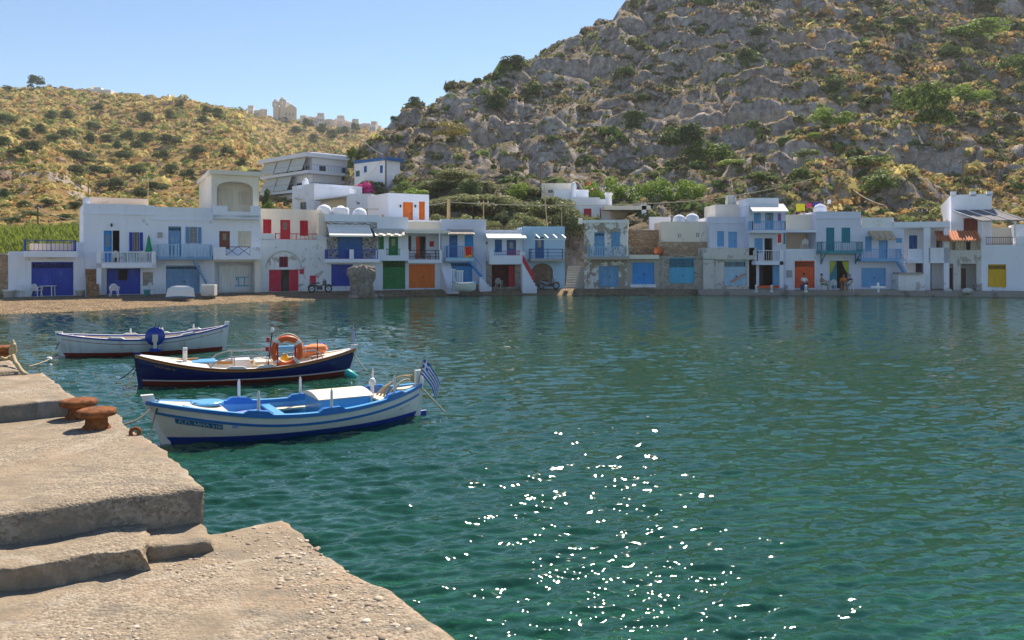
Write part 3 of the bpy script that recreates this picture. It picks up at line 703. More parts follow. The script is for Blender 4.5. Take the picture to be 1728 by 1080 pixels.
mb = MB(); mb.tube([(x0-.05, -1.9, .9), (x0-.05, .2, h.z(160, 449)+.9)], .02, 5); mb.tube([(x0-.05, -1.9, 0), (x0-.05, -1.9, .9)], .02, 5); mb.build('handrail', W('pale'), h.root)
h.pb('bare_plaster', RUBBLE, 241, 459, 258, 482, -.02, .05); H2 = h
# 3 white house, steel blue
h = House('boat_house', 'white house with steel blue balcony pickets, garage and slanting blue stair', 262, 360)
h.vol(256, 350, 360, mat=WHITE, depth=7, cornice=.85, holes=[('d', 284, 382, 306, 434, 'steel', dict(trans=.3)), ('w', 320, 383, 333, 411, 'steel', dict(sh='steel')), ('g', 280, 448, 337, None, 'steel', dict(trans=.25))])
h.slab(266, 433, 358, 438, -1.15, mat=W('steel')); h.rail(267, 412, 357, 433, -1.1, 'pale', 'p', step=.22)
h.pb('meter_box', W('grey'), 266, 392, 274, 401, -.12, 0)
h.ladder((h.x(327, -.9), -1.0, h.z(327, 437, -.9)-.2), (h.x(349, -.9), -1.0, h.z(349, 481, -.9)), .7, 'steel', False); H3 = h
# 4 three storeys, white
h = House('boat_house', 'tall three-storey white house with an arched top loggia and solid balconies', 360, 440)
h.vol(357, 367, 440, mat=WHITE, depth=7, holes=[('d', 370, 390, 388, 420, 'redbrown', dict(glass=1)), ('s', 401, 390, 424, 416, 'cream'), ('n', 362, 442, 430, None)])
h.vol(357, 292, 437, 366, .35, 9.5, CREAM, [('n', 366, 306, 427, 362)], 'upper_wall', thick=1.6)
h.arch(366, 306, 427, 318, .35, CREAM, .3)
h.pb('loggia_back', CREAM, 364, 304, 430, 364, 1.9, 2.0)
h.planks('door', 'cream', h.x(368, 1.9), h.x(393, 1.9), h.z(380, 362, 1.9), h.z(380, 320, 1.9), 1.8, split=True, ledge=False)
h.shutter(h.x(402, 1.9), h.x(410, 1.9), h.z(410, 346, 1.9), h.z(410, 322, 1.9), 1.82, 'cream'); h.shutter(h.x(410.5, 1.9), h.x(418, 1.9), h.z(410, 346, 1.9), h.z(410, 322, 1.9), 1.82, 'cream')
h.pb('roof_slab', CREAM, 353, 288, 440, 295, .0, 9.7)
h.pb('balcony_parapet', WHITE, 360, 347, 384, 367, -.8, -.6); h.pb('balcony_parapet', WHITE, 423, 347, 440, 367, -.8, -.6); h.pb('balcony_parapet', WHITE, 384, 357, 423, 367, -.8, -.6); h.slab(360, 363, 440, 369, -.8, .3)
h.slab(360, 431, 440, 438, -1.1); h.pb('balcony_parapet', WHITE, 360, 417, 381, 431, -1.1, -.92); h.pb('balcony_parapet', WHITE, 422, 417, 440, 431, -1.1, -.92)
h.rail(381, 416, 422, 431, -1.02, 'brown', 'x', False)
h.planks('garage_door', 'white', h.x(369, .8), h.x(424, .8), 0.02, h.z(396, 439, .8), .75, trans=.45); h.pb('back_wall', WHITE, 362, 437, 432, None, .86, .95)
mb = MB(); xa, xb, za, zb = h.x(397, .7), h.x(420, .7), h.z(408, 483, .7), h.z(408, 467, .7)
mb.box(xa, xb, .69, .72, za, za+.07); mb.box(xa, xb, .69, .72, zb-.07, zb); mb.box(xa+.2, xa+.27, .69, .72, za+.07, zb-.07); mb.box(xb-.35, xb-.28, .69, .72, za+.07, zb-.07); mb.build('blue_crossbar', W('cyan'), h.root)
h.pb('pier', CREAM, 430, 438, 440, 497, -.5, .1); H4 = h
# 5 white weathered house with red shutters
h = House('boat_house', 'weathered white house with crimson garage doors, relief arch and red terrace railing', 440, 551)
h.vol(437, 404, 551, mat=WORN, depth=2.6, holes=[('o', 454, 455, 504, None, 'crimson', dict(leaf='crimson', leaf2='crimson')), ('s', 471, 433, 486, 451, 'maroon')])
h.vol(437, 353, 540, 404, 2.2, 6, CREAM, [('s', 444, 370, 458, 394, 'red'), ('d', 473, 371, 490, 406, 'red', dict(glass=1)), ('s', 506, 372, 520, 398, 'red')], 'upper_wall')
h.rail(465, 394, 534, 405, .1, 'red', 'v', False, step=.3); h.pb('parapet', WORN, 437, 395, 464, 405, 0, .22); h.pb('parapet', WORN, 534, 396, 551, 405, 0, .22)
mb = MB(); xm, z0 = h.x(479), h.z(479, 452); mb.torus((xm, -.01, z0), 1.28, .07, 'y', 20, 6, 0, 0, math.pi); mb.build('relief_arch', GREYW, h.root)
h.pb('fuse_box', W('crimson'), 506, 454, 513, 462, -.1, 0); h.pb('hatch', W('crimson'), 523, 465, 533, 480, -.05, .02)
h.pb('chimney_stack', CREAM, 538, 359, 553, 401, .4, 1.6); H5 = h
# 6 stone upper floor, white awning
h = House('boat_house', 'house with dark stone upper floor, white sloping awning and royal blue doors', 551, 640)
h.vol(551, 363, 640, 438, mat=DSTONE, depth=6, holes=[('g', 570, 399, 612, 438, 'deep', {})])
h.pb('parapet', WHITE, 549, 362, 640, 374, -.12, .2); h.vol(551, 438, 646, None, -.5, 6, WHITE, [('g', 559, 446, 596, 483, 'royal', {})], 'lower_wall')
mb = MB()
for k in range(7):
    xa = h.x(556+11*k, -.3); xb = h.x(567+11*k, -.3); za = h.z(590, 376, -.3); mb.tube([(xa, -.3, za-.22*(k % 2)), (xb, -.3, za-.22*((k+1) % 2))], .02, 4)
xa, xb = h.x(556, -.3), h.x(633, -.3); mb.tube([(xa, -.3, za+.02), (xb, -.3, za+.02)], .02, 4); mb.tube([(xa, -.3, za-.24), (xb, -.3, za-.24)], .02, 4); mb.build('roller_truss', PLAST, h.root)
h.awning(556, 379, 397, 629, -1.4); h.slab(549, 437, 642, 443, -1.4, -.4)
h.rail(553, 421, 588, 437, -1.35, 'royal', 'v', step=.16); h.rail(598, 421, 637, 437, -1.35, 'royal', 'v', False, step=.16); h.pb('balcony_post', WHITE, 590, 421, 597, 438, -1.4, -1.2); H6 = h
# 7 green
h = House('boat_house', 'white house with bright green garage, green doors and corrugated grey awning', 640, 689)
h.vol(636, 366, 689, mat=WHITE, depth=6, cornice=.9, holes=[('s', 636.8, 398, 648, 424, 'green'), ('d', 656, 399, 672, 431, 'green', dict(glass=1)), ('g', 643, 440, 684, 488, 'green', dict(trans=.5))])
h.awning(634, 385, 397, 686, -1.2, plain('corrugated', (.50, .47, .40), .7, .25, 5), 4, 1.0); h.slab(634, 431, 690, 440, -1.1)
h.pb('balcony_parapet', WHITE, 634, 421, 652, 431, -1.1, -.93); h.pb('balcony_parapet', WHITE, 675, 421, 690, 431, -1.1, -.93); h.rail(652, 420, 675, 431, -1.02, 'green', 'v', False, step=.17); H7 = h
# 8 orange garage under a covered porch
h = House('boat_house', 'white house with orange garage, covered porch and dark balcony railing', 689, 745)
h.vol(686, 372, 745, 438, 1.3, 5, WHITE, [('s', 687, 398, 694, 424, 'brown'), ('o', 702, 399, 719, 436, 'orange', dict(leaf='rorange'))], 'upper_wall')
h.pb('parapet', CREAM, 689, 374, 748, 390, .1, 1.4); h.pb('porch_roof', CREAM, 686, 389, 760, 394, -1.0, 1.3)
h.vol(687, 438, 745, None, 0, 6, WHITE, [('g', 690, 446, 734, 486, 'orange', {})], 'lower_wall'); h.slab(688, 438, 746, 444, -1.0)
h.rail(690, 422, 741, 438, -.95, 'grey', 'h', mat=IRON); h.pb('porch_post', WHITE, 741.5, 422, 746, 438, -1.0, -.8); h.pb('porch_post', WHITE, 741, 394, 743, 438, -.95, -.85)
h.pb('notice_board', W('red'), 725, 407, 732, 416, 1.25, 1.29); x = h.x(715, 0)
mb = MB(); mb.box(x-.6, x+.6, .0, .7, h.z(715, 429), h.z(715, 429)+.05); [mb.box(x+a-.03, x+a+.03, b, b+.06, h.z(715, 438), h.z(715, 429)) for a in (-.55, .55) for b in (.02, .6)]; mb.build('porch_table', W('redbrown'), h.root)
h.stairs(h.x(746, -.6), h.x(764, -.6), -2.2, .2, 0, h.z(755, 444), 9, WHITE); H8 = h
# 8b white cube with orange door on the roof behind
h = House('cube_house', 'small white cube house with orange door and shutter, above the green and orange garages', 656, 724, Yl=69.5, Yr=71.5, z0=4.6)
h.vol(656, 327, 724, 378, 0, 5, CLEAN, [('d', 680, 341, 697, 377, 'orange', {}), ('s', 707, 340, 717, 371, 'orange')], cornice=0)
mb = MB(); mb.box(-.05, -.02, 1.0, 1.6, .6, 2.2); mb.box(-.05, -.02, 2.6, 3.2, .6, 2.2); mb.build('shutter', wood('pink', (.62, .42, .36)), h.root)
h.lamp(675, 348); h.lamp(700, 348); h.pb('chimney', CLEAN, 640, 366, 668, 384, -1.5, .2); H8b = h
# 9 bright blue balcony
h = House('boat_house', 'white house with bright blue balcony, slatted blue garage and reed awning', 745, 820)
h.vol(745, 370, 820, mat=LILAC, depth=6, cornice=.45, holes=[('d', 758, 396, 772, 435, 'deep', {}), ('s', 784, 396, 799, 424, 'bright'), ('g', 755, 443, 797, 486, 'bright', dict(trans=.3))])
h.awning(757, 387, 394, 800, -1.2, plain('awning_grey', (.42, .36, .30), .9, .2, 6), 3); h.slab(752, 435, 799, 441, -1.15, mat=W('pale')); h.rail(755, 415, 798, 435, -1.1, 'bright', 'v', step=.17)
h.ladder((h.x(791, -.9), -1.05, h.z(791, 439, -.9)-.15), (h.x(813, -.9), -1.05, h.z(813, 470, -.9)), .7, 'bright', True)
h.stairs(h.x(808, -.9), h.x(828, -.9), -1.4, -.2, 0, h.z(810, 467), 5, WHITE, 'lower_steps', '-x'); H9 = h
# 10 white awning, red garage
h = House('boat_house', 'white house with stone pillars, open red garage and white curved awning', 820, 884)
h.vol(818, 388, 886, 440, .3, 5, WHITE, [('s', 835, 404, 847, 426, 'deep'), ('d', 855, 405, 871, 434, 'deep', dict(glass=1))], 'upper_wall')
h.vol(818, 440, 884, None, 0, 6, RUBBLE, [('n', 830, 447, 869, 484)], 'lower_wall')
h.bx('back_wall', W('maroon'), h.x(826), h.x(876), 2.4, 2.5, 0, h.z(850, 446)); h.planks('garage_door', 'red', h.x(858, .5), h.x(869, .3), .05, h.z(860, 449), .35, split=False)
h.awning(822, 394, 401, 889, -1.3, CANV, 0, 0, posts=h.z(850, 440)); h.slab(826, 431, 886, 446, -1.1, .32); h.pb('balcony_parapet', WHITE, 825, 424, 834, 432, -1.1, -.8); h.pb('balcony_parapet', WHITE, 877, 425, 886, 432, -1.1, -.8)
h.rail(834, 423, 856, 431, -.98, 'deep', 'v', False, step=.17); h.rail(856, 423, 877, 431, -.98, 'red', 'v', False, step=.17); h.rail(818, 382, 882, 389, .4, 'brown', 'v', False, step=.16)
h.lamp(821, 410, .3)
x0, x1, zt = h.x(879, -1), h.x(903, -1), h.z(880, 444, -1); h.stairs(x0, x1, -1.9, -.9, 0, zt, 8, WHITE, 'stairs', '-x')
mb = MB(); mb.poly([(x0, -1.93, zt+.1), (x1-.2, -1.93, .55), (x1-.2, -1.93, 1.15), (x0, -1.93, zt+.75)], (0, .05, 0)); mb.build('stair_railing', W('red'), h.root); H10 = h
# 11 pale blue
h = House('boat_house', 'pale blue house with dark blue railing, slatted pergola and brown arched garage', 884, 955)
h.vol(884, 382, 953, mat=BLUEW, depth=6, holes=[('d', 903, 400, 918, 436, 'deep', dict(glass=1)), ('g', 897, 444, 933, 484, 'wood', {})]); h.arch(897, 444, 933, 458, 0, BLUEW, .12)
h.slab(895, 437, 953, 441, -1.1, mat=CEM); h.rail(896, 420, 953, 437, -1.05, 'navy', 'h')
mb = MB(); za, zb = h.z(925, 391), h.z(925, 401, -1.2)
for k in range(4): xa = h.x(899+14.5*k); mb.poly([(xa, 0, za), (xa+.35, -1.25, zb), (xa+.35, -1.25, zb-.1), (xa, 0, za-.1)], (.09, 0, 0))
mb.box(h.x(900, -1.2)-.1, h.x(953, -1.2)+.1, -1.24, -1.18, zb-.19, zb-.1); mb.tube([(h.x(952, -1.2), -1.2, h.z(925, 437)), (h.x(952, -1.2), -1.2, zb-.1)], .035, 5); mb.build('pergola', W('white'), h.root); H11 = h
# stone steps in the alley
h = House('alley_steps', 'wide grey stone steps climbing the alley beside the pale blue house', 953, 988, cat='steps')
for k in range(9): MB().cbox(h.x(953)+.03, h.x(990)+.3, .2+.36*k, .2+.36*(k+1)+.06, -.4, .2*(k+1), .02).build('step', CEM, h.root)
# 12 peeling ruin
h = House('boat_house', 'peeling grey ruin with bare stone, faded blue doors and rusted balcony bars', 988, 1060)
h.vol(986, 373, 1059, mat=RUIN, depth=7.5, holes=[('d', 1003, 392, 1020, 434, 'worn', dict(trans=.3)), ('s', 1031, 391, 1046, 418, 'worn'), ('g', 1010, 449, 1044, 484, 'worn', {})])
h.pb('cornice', WORN, 982, 371, 1061, 376, -.12, .3); h.slab(991, 433, 1061, 438, -1.0, mat=CEM); h.rail(992, 416, 1061, 433, -.95, 'pale', 'p', step=.2)
h.pb('chimney', CREAM, 976, 368, 982, 378, 3.0, 3.6)
mb = MB(); mb.box(-.06, -.02, 1.2, 2.2, h.z(986, 415), h.z(986, 392)); mb.box(-.06, -.02, 4.2, 5.2, h.z(986, 415), h.z(986, 392)); mb.build('side_shutter', W('pale'), h.root); H12 = h
# 13 low garage with terrace and stone wall
h = House('boat_house', 'low cement boat garage with plain bright blue door under a flat terrace', 1060, 1117)
h.vol(1058, 436, 1120, mat=CEM, depth=3.5, holes=[('g', 1067, 443, 1104, 480, 'bright', {})]); h.pb('terrace_slab', CREAM, 1057, 430, 1112, 437, -.35, 3.5); h.pb('sill', WHITE, 1064, 480, 1107, 485, -.3, .1); H13 = h
h = House('retaining_wall', 'rough warm stone retaining wall above the cement garage', 1056, 1122, Yl=70.4, Yr=70.4, cat='wall')
h.vol(1050, 388, 1122, mat=WSTONE, depth=1.2)
mb = MB(); rr = random.Random(5)
zz = h.z(1090, 432); zt = h.z(1090, 388); xx1 = h.x(1122)
row = zz
while row < zt-.1:
    hh = rr.uniform(.16, .3); xq = -.3
    while xq < xx1:
        ww = rr.uniform(.2, .5); mb.cbox(xq+.015, min(xq+ww, xx1)-.015, -rr.uniform(.03, .1), .05, row+.012, row+hh-.012, .03); xq += ww
    row += hh
o = mb.build('stone_courses', WSTONE, h.root); o['kind'] = 'stuff'
# 14 stone garage below cream house
h = House('boat_house', 'rubble stone garage with barred turquoise door below a cream upper wall', 1117, 1192)
h.vol(1112, 432, 1190, mat=RUBBLE, depth=2.6, holes=[('g', 1129, 435, 1172, 478, 'cyan', dict(trans=.8))]); h.vol(1112, 408, 1194, 433, 2.0, 4, WSTONE, name='stone_wall')
h.vol(1117, 374, 1197, 409, 2.2, 4, CREAM, [('w', 1144, 394, 1150, 402, 'white'), ('w', 1174, 392, 1181, 401, 'white')], 'upper_wall'); H14 = h
# 15
h = House('boat_house', 'grey white house with pale blue doors above a solid terrace and pale garage', 1192, 1266)
h.vol(1197, 366, 1262, 420, 1.2, 5, LILAC, [('s', 1210, 390, 1222, 416, 'sky'), ('d', 1229, 391, 1244, 424, 'sky', {})], 'upper_wall', cornice=.45)
h.vol(1187, 418, 1276, None, 0, 4, GREYW, [('g', 1222, 440, 1260, 482, 'pale', dict(trans=.5))], 'lower_wall'); h.pb('pier', GREYW, 1187, 437, 1205, None, -.25, .02); h.pb('lintel', GREYW, 1187, 431, 1276, 438, -.25, .02)
h.vol(1207, 345, 1265, 367, 3.0, 4, CREAM, name='attic_wall'); h.pb('chimney', GREYW, 1228, 329, 1243, 346, 3.2, 4.0)
mb = MB(); mb.poly([(h.x(1234, -.15), -.15, h.z(1234, 478)), (h.x(1258, -.15), -.15, h.z(1258, 463)), (h.x(1258, -.15), -.15, h.z(1258, 460)), (h.x(1234, -.15), -.15, h.z(1234, 474))], (0, .06, 0)); mb.build('plank', wood('pinkplank', (.62, .26, .2)), h.root); H15 = h
# 16 three storeys with white blue balconies
h = House('boat_house', 'narrow three-storey house with two blue and white balconies and white awning on top', 1266, 1328)
h.vol(1264, 346, 1326, mat=LILAC, depth=6, holes=[('s', 1272, 352, 1284, 377, 'sky'), ('d', 1291, 355, 1305, 389, 'sky', dict(glass=1)), ('s', 1273, 402, 1287, 427, 'sky'), ('o', 1290, 402, 1304, 441, 'sky', {}), ('o', 1281, 447, 1316, 485, 'sky', dict(leaf2='sky')), ('s', 1322, 393, 1325.5, 412, 'teal')])
h.pb('roof_edge', CLEAN, 1264, 334, 1314, 347, .05, 4); h.awning(1270, 344, 356, 1331, -1.3)
h.slab(1268, 388, 1327, 393, -1.1, mat=LILAC); h.rail(1270, 373, 1325, 388, -1.05, 'sky', 'v', step=.18)
h.slab(1275, 441, 1322, 447, -1.1); h.rail(1278, 422, 1320, 441, -1.05, 'white', 'v', step=.18); h.pb('balcony_post', WHITE, 1316, 422, 1322, 485, -1.1, -.85); h.pb('threshold', W('rorange'), 1280, 482, 1316, 486, -.5, -.05); H16 = h
# 17 red orange garage
h = House('boat_house', 'white house with red orange garage below an open shaded loggia', 1328, 1377)
h.vol(1326, 362, 1378, 391, 1.0, 5, CREAM, name='attic_wall'); h.vol(1326, 390, 1378, 422, 2.2, 4, PEACH, [('s', 1360, 392, 1370, 410, 'teal')], 'loggia_wall'); h.pb('loggia_roof', WHITE, 1326, 388, 1378, 392, -.3, 2.4)
h.vol(1326, 420, 1377, None, 0, 6, WHITE, [('g', 1341, 440, 1375, 486, 'rorange', dict(trans=.5))], 'lower_wall'); h.pb('meter_box', W('grey'), 1329, 456, 1337, 468, -.15, .0); h.pb('bench', WHITE, 1329, 481, 1341, 490, -.8, -.1); H17 = h
# 18 teal
h = House('boat_house', 'white house with teal shutters, teal bracketed balcony and green door curtains', 1377, 1453)
h.vol(1377, 357, 1453, mat=LILAC, depth=6, cornice=.5, holes=[('s', 1394, 384, 1408, 424, 'teal'), ('s', 1420, 384, 1435, 410, 'teal'), ('o', 1400, 440, 1432, 487, 'teal', dict(leaf='teal'))])
h.slab(1386, 424, 1455, 428, -1.1, mat=W('teal')); h.rail(1387, 408, 1455, 424, -1.05, 'teal', 'v', step=.15)
for px in (1387, 1445):
    mb = MB(); x, zt, zb = h.x(px, -.2), h.z(px, 428), h.z(px, 446); mb.box(x-.04, x+.04, -.06, 0, zb, zt); mb.poly([(x-.03, -.06, zb+.1), (x-.03, -.95, zt-.06), (x-.03, -.95, zt), (x-.03, -.06, zb+.25)], (.06, 0, 0))
    mb.build('bracket', W('teal'), h.root)
mb = MB()
for sg, pa, pb_ in ((1, 1400, 1410), (-1, 1432, 1421)):
    xa, xb, zt = h.x(pa), h.x(pb_), h.z(1416, 441); n = 8
    for k in range(n):
        u0, u1 = k/n, (k+1)/n; f = lambda u: xa+(xb-xa)*(1-u**1.6)
        for j in range(5):
            g0, g1 = j/5, (j+1)/5; wv = lambda g_, u: -.05+.04*math.sin(g_*14+u*2)
            mb.add([(xa+(f(u0)-xa)*g0, wv(g0, u0), zt-1.15*u0), (xa+(f(u0)-xa)*g1, wv(g1, u0), zt-1.15*u0), (xa+(f(u1)-xa)*g1, wv(g1, u1), zt-1.15*u1), (xa+(f(u1)-xa)*g0, wv(g0, u1), zt-1.15*u1)], [(0, 1, 2, 3)])
mb.build('curtain', plain('curtain', (.42, .46, .06), .9), h.root, True); H18 = h
# 19 blue stair, reed awning
h = House('boat_house', 'white house with ragged reed awning, blue balcony and slanting blue stair on its right', 1453, 1525)
h.vol(1453, 384, 1526, mat=LILAC, depth=5, holes=[('s', 1460, 399, 1471, 424, 'sky'), ('d', 1483, 404, 1498, 439, 'sky', {}), ('s', 1512, 402, 1522, 410, 'sky'), ('g', 1453.5, 452, 1495, 485, 'sky', {})])
h.pb('parapet', WORN, 1454, 367, 1508, 386, .1, 3); h.awning(1473, 389, 403, 1512, -1.2, REED, 4, 1.5); h.slab(1453, 437, 1518, 441, -1.1, mat=W('sky')); h.rail(1453, 420, 1520, 437, -1.05, 'sky', 'v', step=.2)
h.ladder((h.x(1514, -.9), -1.05, h.z(1514, 438, -.9)-.15), (h.x(1530, -.9), -1.05, h.z(1530, 465, -.9)), .7, 'sky', True); H19 = h
h = House('rough_wall', 'rough whitewashed rock wall with a slab on top, right of the blue stair', 1516, 1562, cat='wall', Yl=64.6, Yr=64.4)
h.vol(1516, 463, 1561, mat=WORN, depth=1.4); h.pb('top_slab', CEM, 1518, 460, 1556, 463.5, -.15, 1.3)
# 20 two-storey porch house
h = House('boat_house', 'white two-storey house with deep square porches and thick white posts', 1525, 1602, Yl=66, Yr=65)
h.vol(1526, 376, 1603, None, 1.8, 5, WHITE, [('s', 1534, 397, 1548, 420, 'deep'), ('w', 1545, 444, 1558, 462, 'navy'), ('w', 1580, 398, 1590, 418, 'brown'), ('o', 1563, 444, 1572, None, 'deep', dict(leaf='deep'))], 'wall')
h.pb('porch_roof', WHITE, 1508, 374, 1603, 384, -.2, 2.0); h.pb('porch_post', WHITE, 1559, 384, 1570, None, -.1, .3); h.pb('porch_post', WHITE, 1593, 384, 1602, None, -.1, .3)
h.pb('porch_floor', WHITE, 1567, 418, 1602, 444, -.1, .15); h.pb('porch_deck', WHITE, 1528, 438, 1602, 444, .02, 1.9); h.pb('balcony_parapet', WHITE, 1533, 420, 1560, 440, .3, .5); H20 = h
# long white building behind, its left wall receding
h = House('long_house', 'long white building at the right with small yellow windows and corner merlons', 1605, 1676, Yl=67.5, Yr=66.2)
h.vol(1605, 328, 1674, None, 0, 16, CLEAN, [('s', 1626, 368, 1650, 392, 'redbrown')])
for px in (1606, 1639, 1667): h.pb('merlon', CLEAN, px-2, 323, px+8, 331, .0, .5)
mb = MB()
for d0 in (4.6, 12.5): mb.box(-.05, -.02, d0, d0+1.5, h.z(1605, 379), h.z(1605, 366))
mb.build('side_window', W('yellow'), h.root)
mb = MB(); zb, zf = h.z(1640, 354), h.z(1665, 372, -3.0); xa, xb = h.x(1607, 0), h.x(1716, -3)
mb.poly([(xa, 0, zb), (h.x(1655, -3), -3, zf), (h.x(1655, -3), -3, zf-.08), (xa, 0, zb-.08)], (h.x(1676)-xa, 0, 0)); mb.build('pergola_roof', plain('slate_mat', (.17, .16, .17), .9, .3, 5), h.root)
mb = MB()
for k in range(4): xx = xa+(h.x(1676)-xa)*k/3; dx = h.x(1655, -3)-xa; mb.tube([(xx, .02, zb+.03), (xx+dx, -3.02, zf+.03)], .05, 5)
for px in (1657, 1713): mb.tube([(h.x(px, -2.9), -2.9, h.z(px, 402, -2.9)), (h.x(px, -2.9), -2.9, zf)], .09, 6)
mb.build('rafter', PLAST, h.root); H20b = h
# 21 tiled porch house
h = House('boat_house', 'grey white house with a terracotta tiled porch roof over brown upper windows', 1602, 1656, Yl=65, Yr=64.2)
h.vol(1600, 422, 1656, 445, 0, 5, GREYW, name='wall'); h.vol(1600, 404, 1656, 425, .5, 4.5, GREYW, [('w', 1606, 409, 1612, 426, 'brown'), ('w', 1618, 409, 1629, 424, 'cream'), ('o', 1630, 408, 1638, 426, 'brown', {}), ('w', 1639, 409, 1651, 424, 'cream')], 'upper_wall')
h.vol(1600, 445, 1656, None, 1.6, 3.4, GREYW, [('o', 1602, 452, 1610, None, 'maroon', dict(leaf='maroon')), ('d', 1622, 453, 1630, None, 'brown')], 'back_wall'); h.pb('post', GREYW, 1609, 445, 1621, None, 0, .4); h.pb('post', GREYW, 1648, 445, 1656, None, 0, .4)
tr = h.awning(1582, 390, 406, 1656, -1.0, TILE, 0, 0, 'tiled_roof', None, .8, 0)
mb = MB(); zf, zb = h.z(1620, 406, -1.0), h.z(1620, 390, .8); x0, x1 = h.x(1582, -1), h.x(1656, -1)
nn = int((x1-x0)/.2)
for k in range(nn): mb.tube([(x0+.1+.2*k, .8, zb+.02), (x0+.1+.2*k, -1.02, zf+.02)], .07, 6)
mb.build('tile_row', TILE, tr); H21 = h
# 22 yellow garage
h = House('boat_house', 'white house with mustard yellow garage and brown roof terrace railing at the right edge', 1656, 1760, Yl=64.2, Yr=62.4)
h.vol(1655, 413, 1760, mat=CLEAN, depth=5, holes=[('g', 1667, 446, 1698, 485, 'yellow', dict(trans=.4))]); h.rail(1664, 400, 1716, 413, .1, 'brown', 'v', False, step=.15); h.pb('parapet', CLEAN, 1655, 401, 1664, 414, 0, .3); h.pb('parapet', CLEAN, 1716, 398, 1760, 414, 0, .3)
h.vol(1660, 384, 1720, 414, 3.2, 2, CREAM, name='terrace_wall'); h.vol(1712, 378, 1765, 414, 1.0, 4, CLEAN, name='upper_wall'); h.stairs(h.x(1657, -.8), h.x(1673, -.8), -.9, -.1, 0, .55, 2, CLEAN, 'steps', '-x'); H22 = h
# ================================================================ buildings behind the row
def sidewin(h, L, items, col, dx=.03):
    for (y0, y1, z0, z1) in items:
        w_ = MB().box(L, L+dx+.03, y0, y1, z0, z1).build('window', W(col), h.root); MB().box(L+dx+.03, L+dx+.04, y0+.08, y1-.08, z0+.08, z1-.08).build('pane', glassm(), w_)
h = House('apartment_block', 'four-storey white apartment block with grey awnings on the slope behind', 455, 527, cat='building', Yl=131, Yr=122, z0=float(gz(500, 122))-1.5)
L = h.x(527); zs = [h.z(527, p) for p in (352, 325, 296, 262)]
h.vol(458, 262, 527, None, 0, 9, CLEAN, [('w', a, b, a+13, b+12, 'navy') for a in (464, 482, 500) for b in (279, 309, 336)]+[('w', 515, 280, 522, 294, 'navy')], 'wall')
h.bx('roof_slab', CLEAN, -.8, L+.8, -1.6, 9.6, h.z(527, 266), h.z(527, 259))
for k, (pt, pb_) in enumerate(((289, 294), (319, 324))):
    h.bx('balcony', CLEAN, -.4, L+1.2, -1.5, 9.4, h.z(527, pb_), h.z(527, pt)); x0, z0 = h.z(527, pt), h.z(527, pt)
    mb = MB()
    for q in range(22): mb.box(-.3+(L+1.3)*q/21, -.27+(L+1.3)*q/21, -1.45, -1.42, z0, z0+.9); mb.box(L+1.1, L+1.13, -1.4+10.6*q/21, -1.37+10.6*q/21, z0, z0+.9)
    mb.box(-.3, L+1.1, -1.46, -1.4, z0+.9, z0+.96); mb.box(L+1.08, L+1.14, -1.4, 9.3, z0+.9, z0+.96); mb.build('railing', STEEL, h.root)
    for j in range(3 if k == 0 else 2):
        xa, xb = L*j/3+.15, L*(j+1)/3-.15; zt = h.z(490, 266 if k == 0 else 296)-.3
        mb = MB(); mb.poly([(xa, -.9, zt), (xa, -1.75, zt-2.2), (xa, -1.72, zt-2.22), (xa, -.87, zt-.02)], (xb-xa, 0, 0)); mb.build('awning', plain('awning_pale', (.55, .58, .56), .8), h.root)
for zt in (h.z(527, 284), h.z(527, 314)): sidewin(h, L, [(1.2, 2.3, zt-.9, zt+.5), (5.2, 6.0, zt-1.5, zt+.5), (6.8, 7.6, zt-.9, zt+.4)], 'deep')
h.bx('solar_boiler', PLAST, 3, 5, 3, 4, h.z(527, 259), h.z(527, 256)); HA = h
h = House('hill_house', 'white house with blue windows and a blue edged roof, right of the apartment block', 598, 650, Yl=110, Yr=106, z0=float(gz(620, 108))-1)
h.vol(598, 273, 650, None, 0, 2.6, CLEAN, [('s', 614, 280, 619, 291, 'deep'), ('s', 641, 279, 646, 292, 'deep'), ('w', 582+18, 288, 607, 298, 'teal')]); h.pb('roof_edge', W('deep'), 596, 268, 653, 273, -.15, 2.8)
h = House('hill_house', 'plain white two-part house standing in front of the apartment block', 493, 530, Yl=98, Yr=94, z0=float(gz(520, 95))-2)
h.vol(493, 312, 530, None, 0, 6.5, WHITE, [('w', 506, 341, 517, 356, 'grey')]); h.bx('chimney', WHITE, 1.0, 1.6, .8, 1.4, h.z(500, 312), h.z(500, 306)); mb = MB().lathe([(.3, 0), (.35, .15), (.2, .35), (.05, .45)], 10, (1.3, 1.1, h.z(500, 306))); mb.build('chimney_cap', WHITE, h.root)
h = House('hill_house', 'low white house with a shaded lean-to porch above the domed tanks', 530, 642, Yl=92, Yr=91, z0=float(gz(580, 92))-2)
h.vol(585, 327, 626, None, 0, 5, WHITE, [('w', 602, 341, 607, 345, 'grey')]); h.vol(530, 334, 586, None, 2.5, 3, CREAM, [('o', 541, 341, 547, 352, 'brown')], 'porch_wall'); h.vol(626, 341, 645, None, .5, 4, WHITE, [('w', 634, 345, 639, 351, 'navy')], 'annex')
mb = MB(); mb.poly([(h.x(530, -.2), -.2, h.z(530, 336)), (h.x(586, -.2), -.2, h.z(586, 329)), (h.x(586, -.2), -.2, h.z(586, 331)), (h.x(530, -.2), -.2, h.z(530, 338))], (0, 3, 0)); mb.build('porch_roof', CLEAN, h.root); h.vol(494, 318, 590, 335, 3.5, 3, WHITE, name='upper_wall')
h = House('hill_house', 'white house with red door frames, round chimneys and a pergola, among the trees', 963, 1012, Yl=84, Yr=84, z0=float(gz(990, 84))-1)
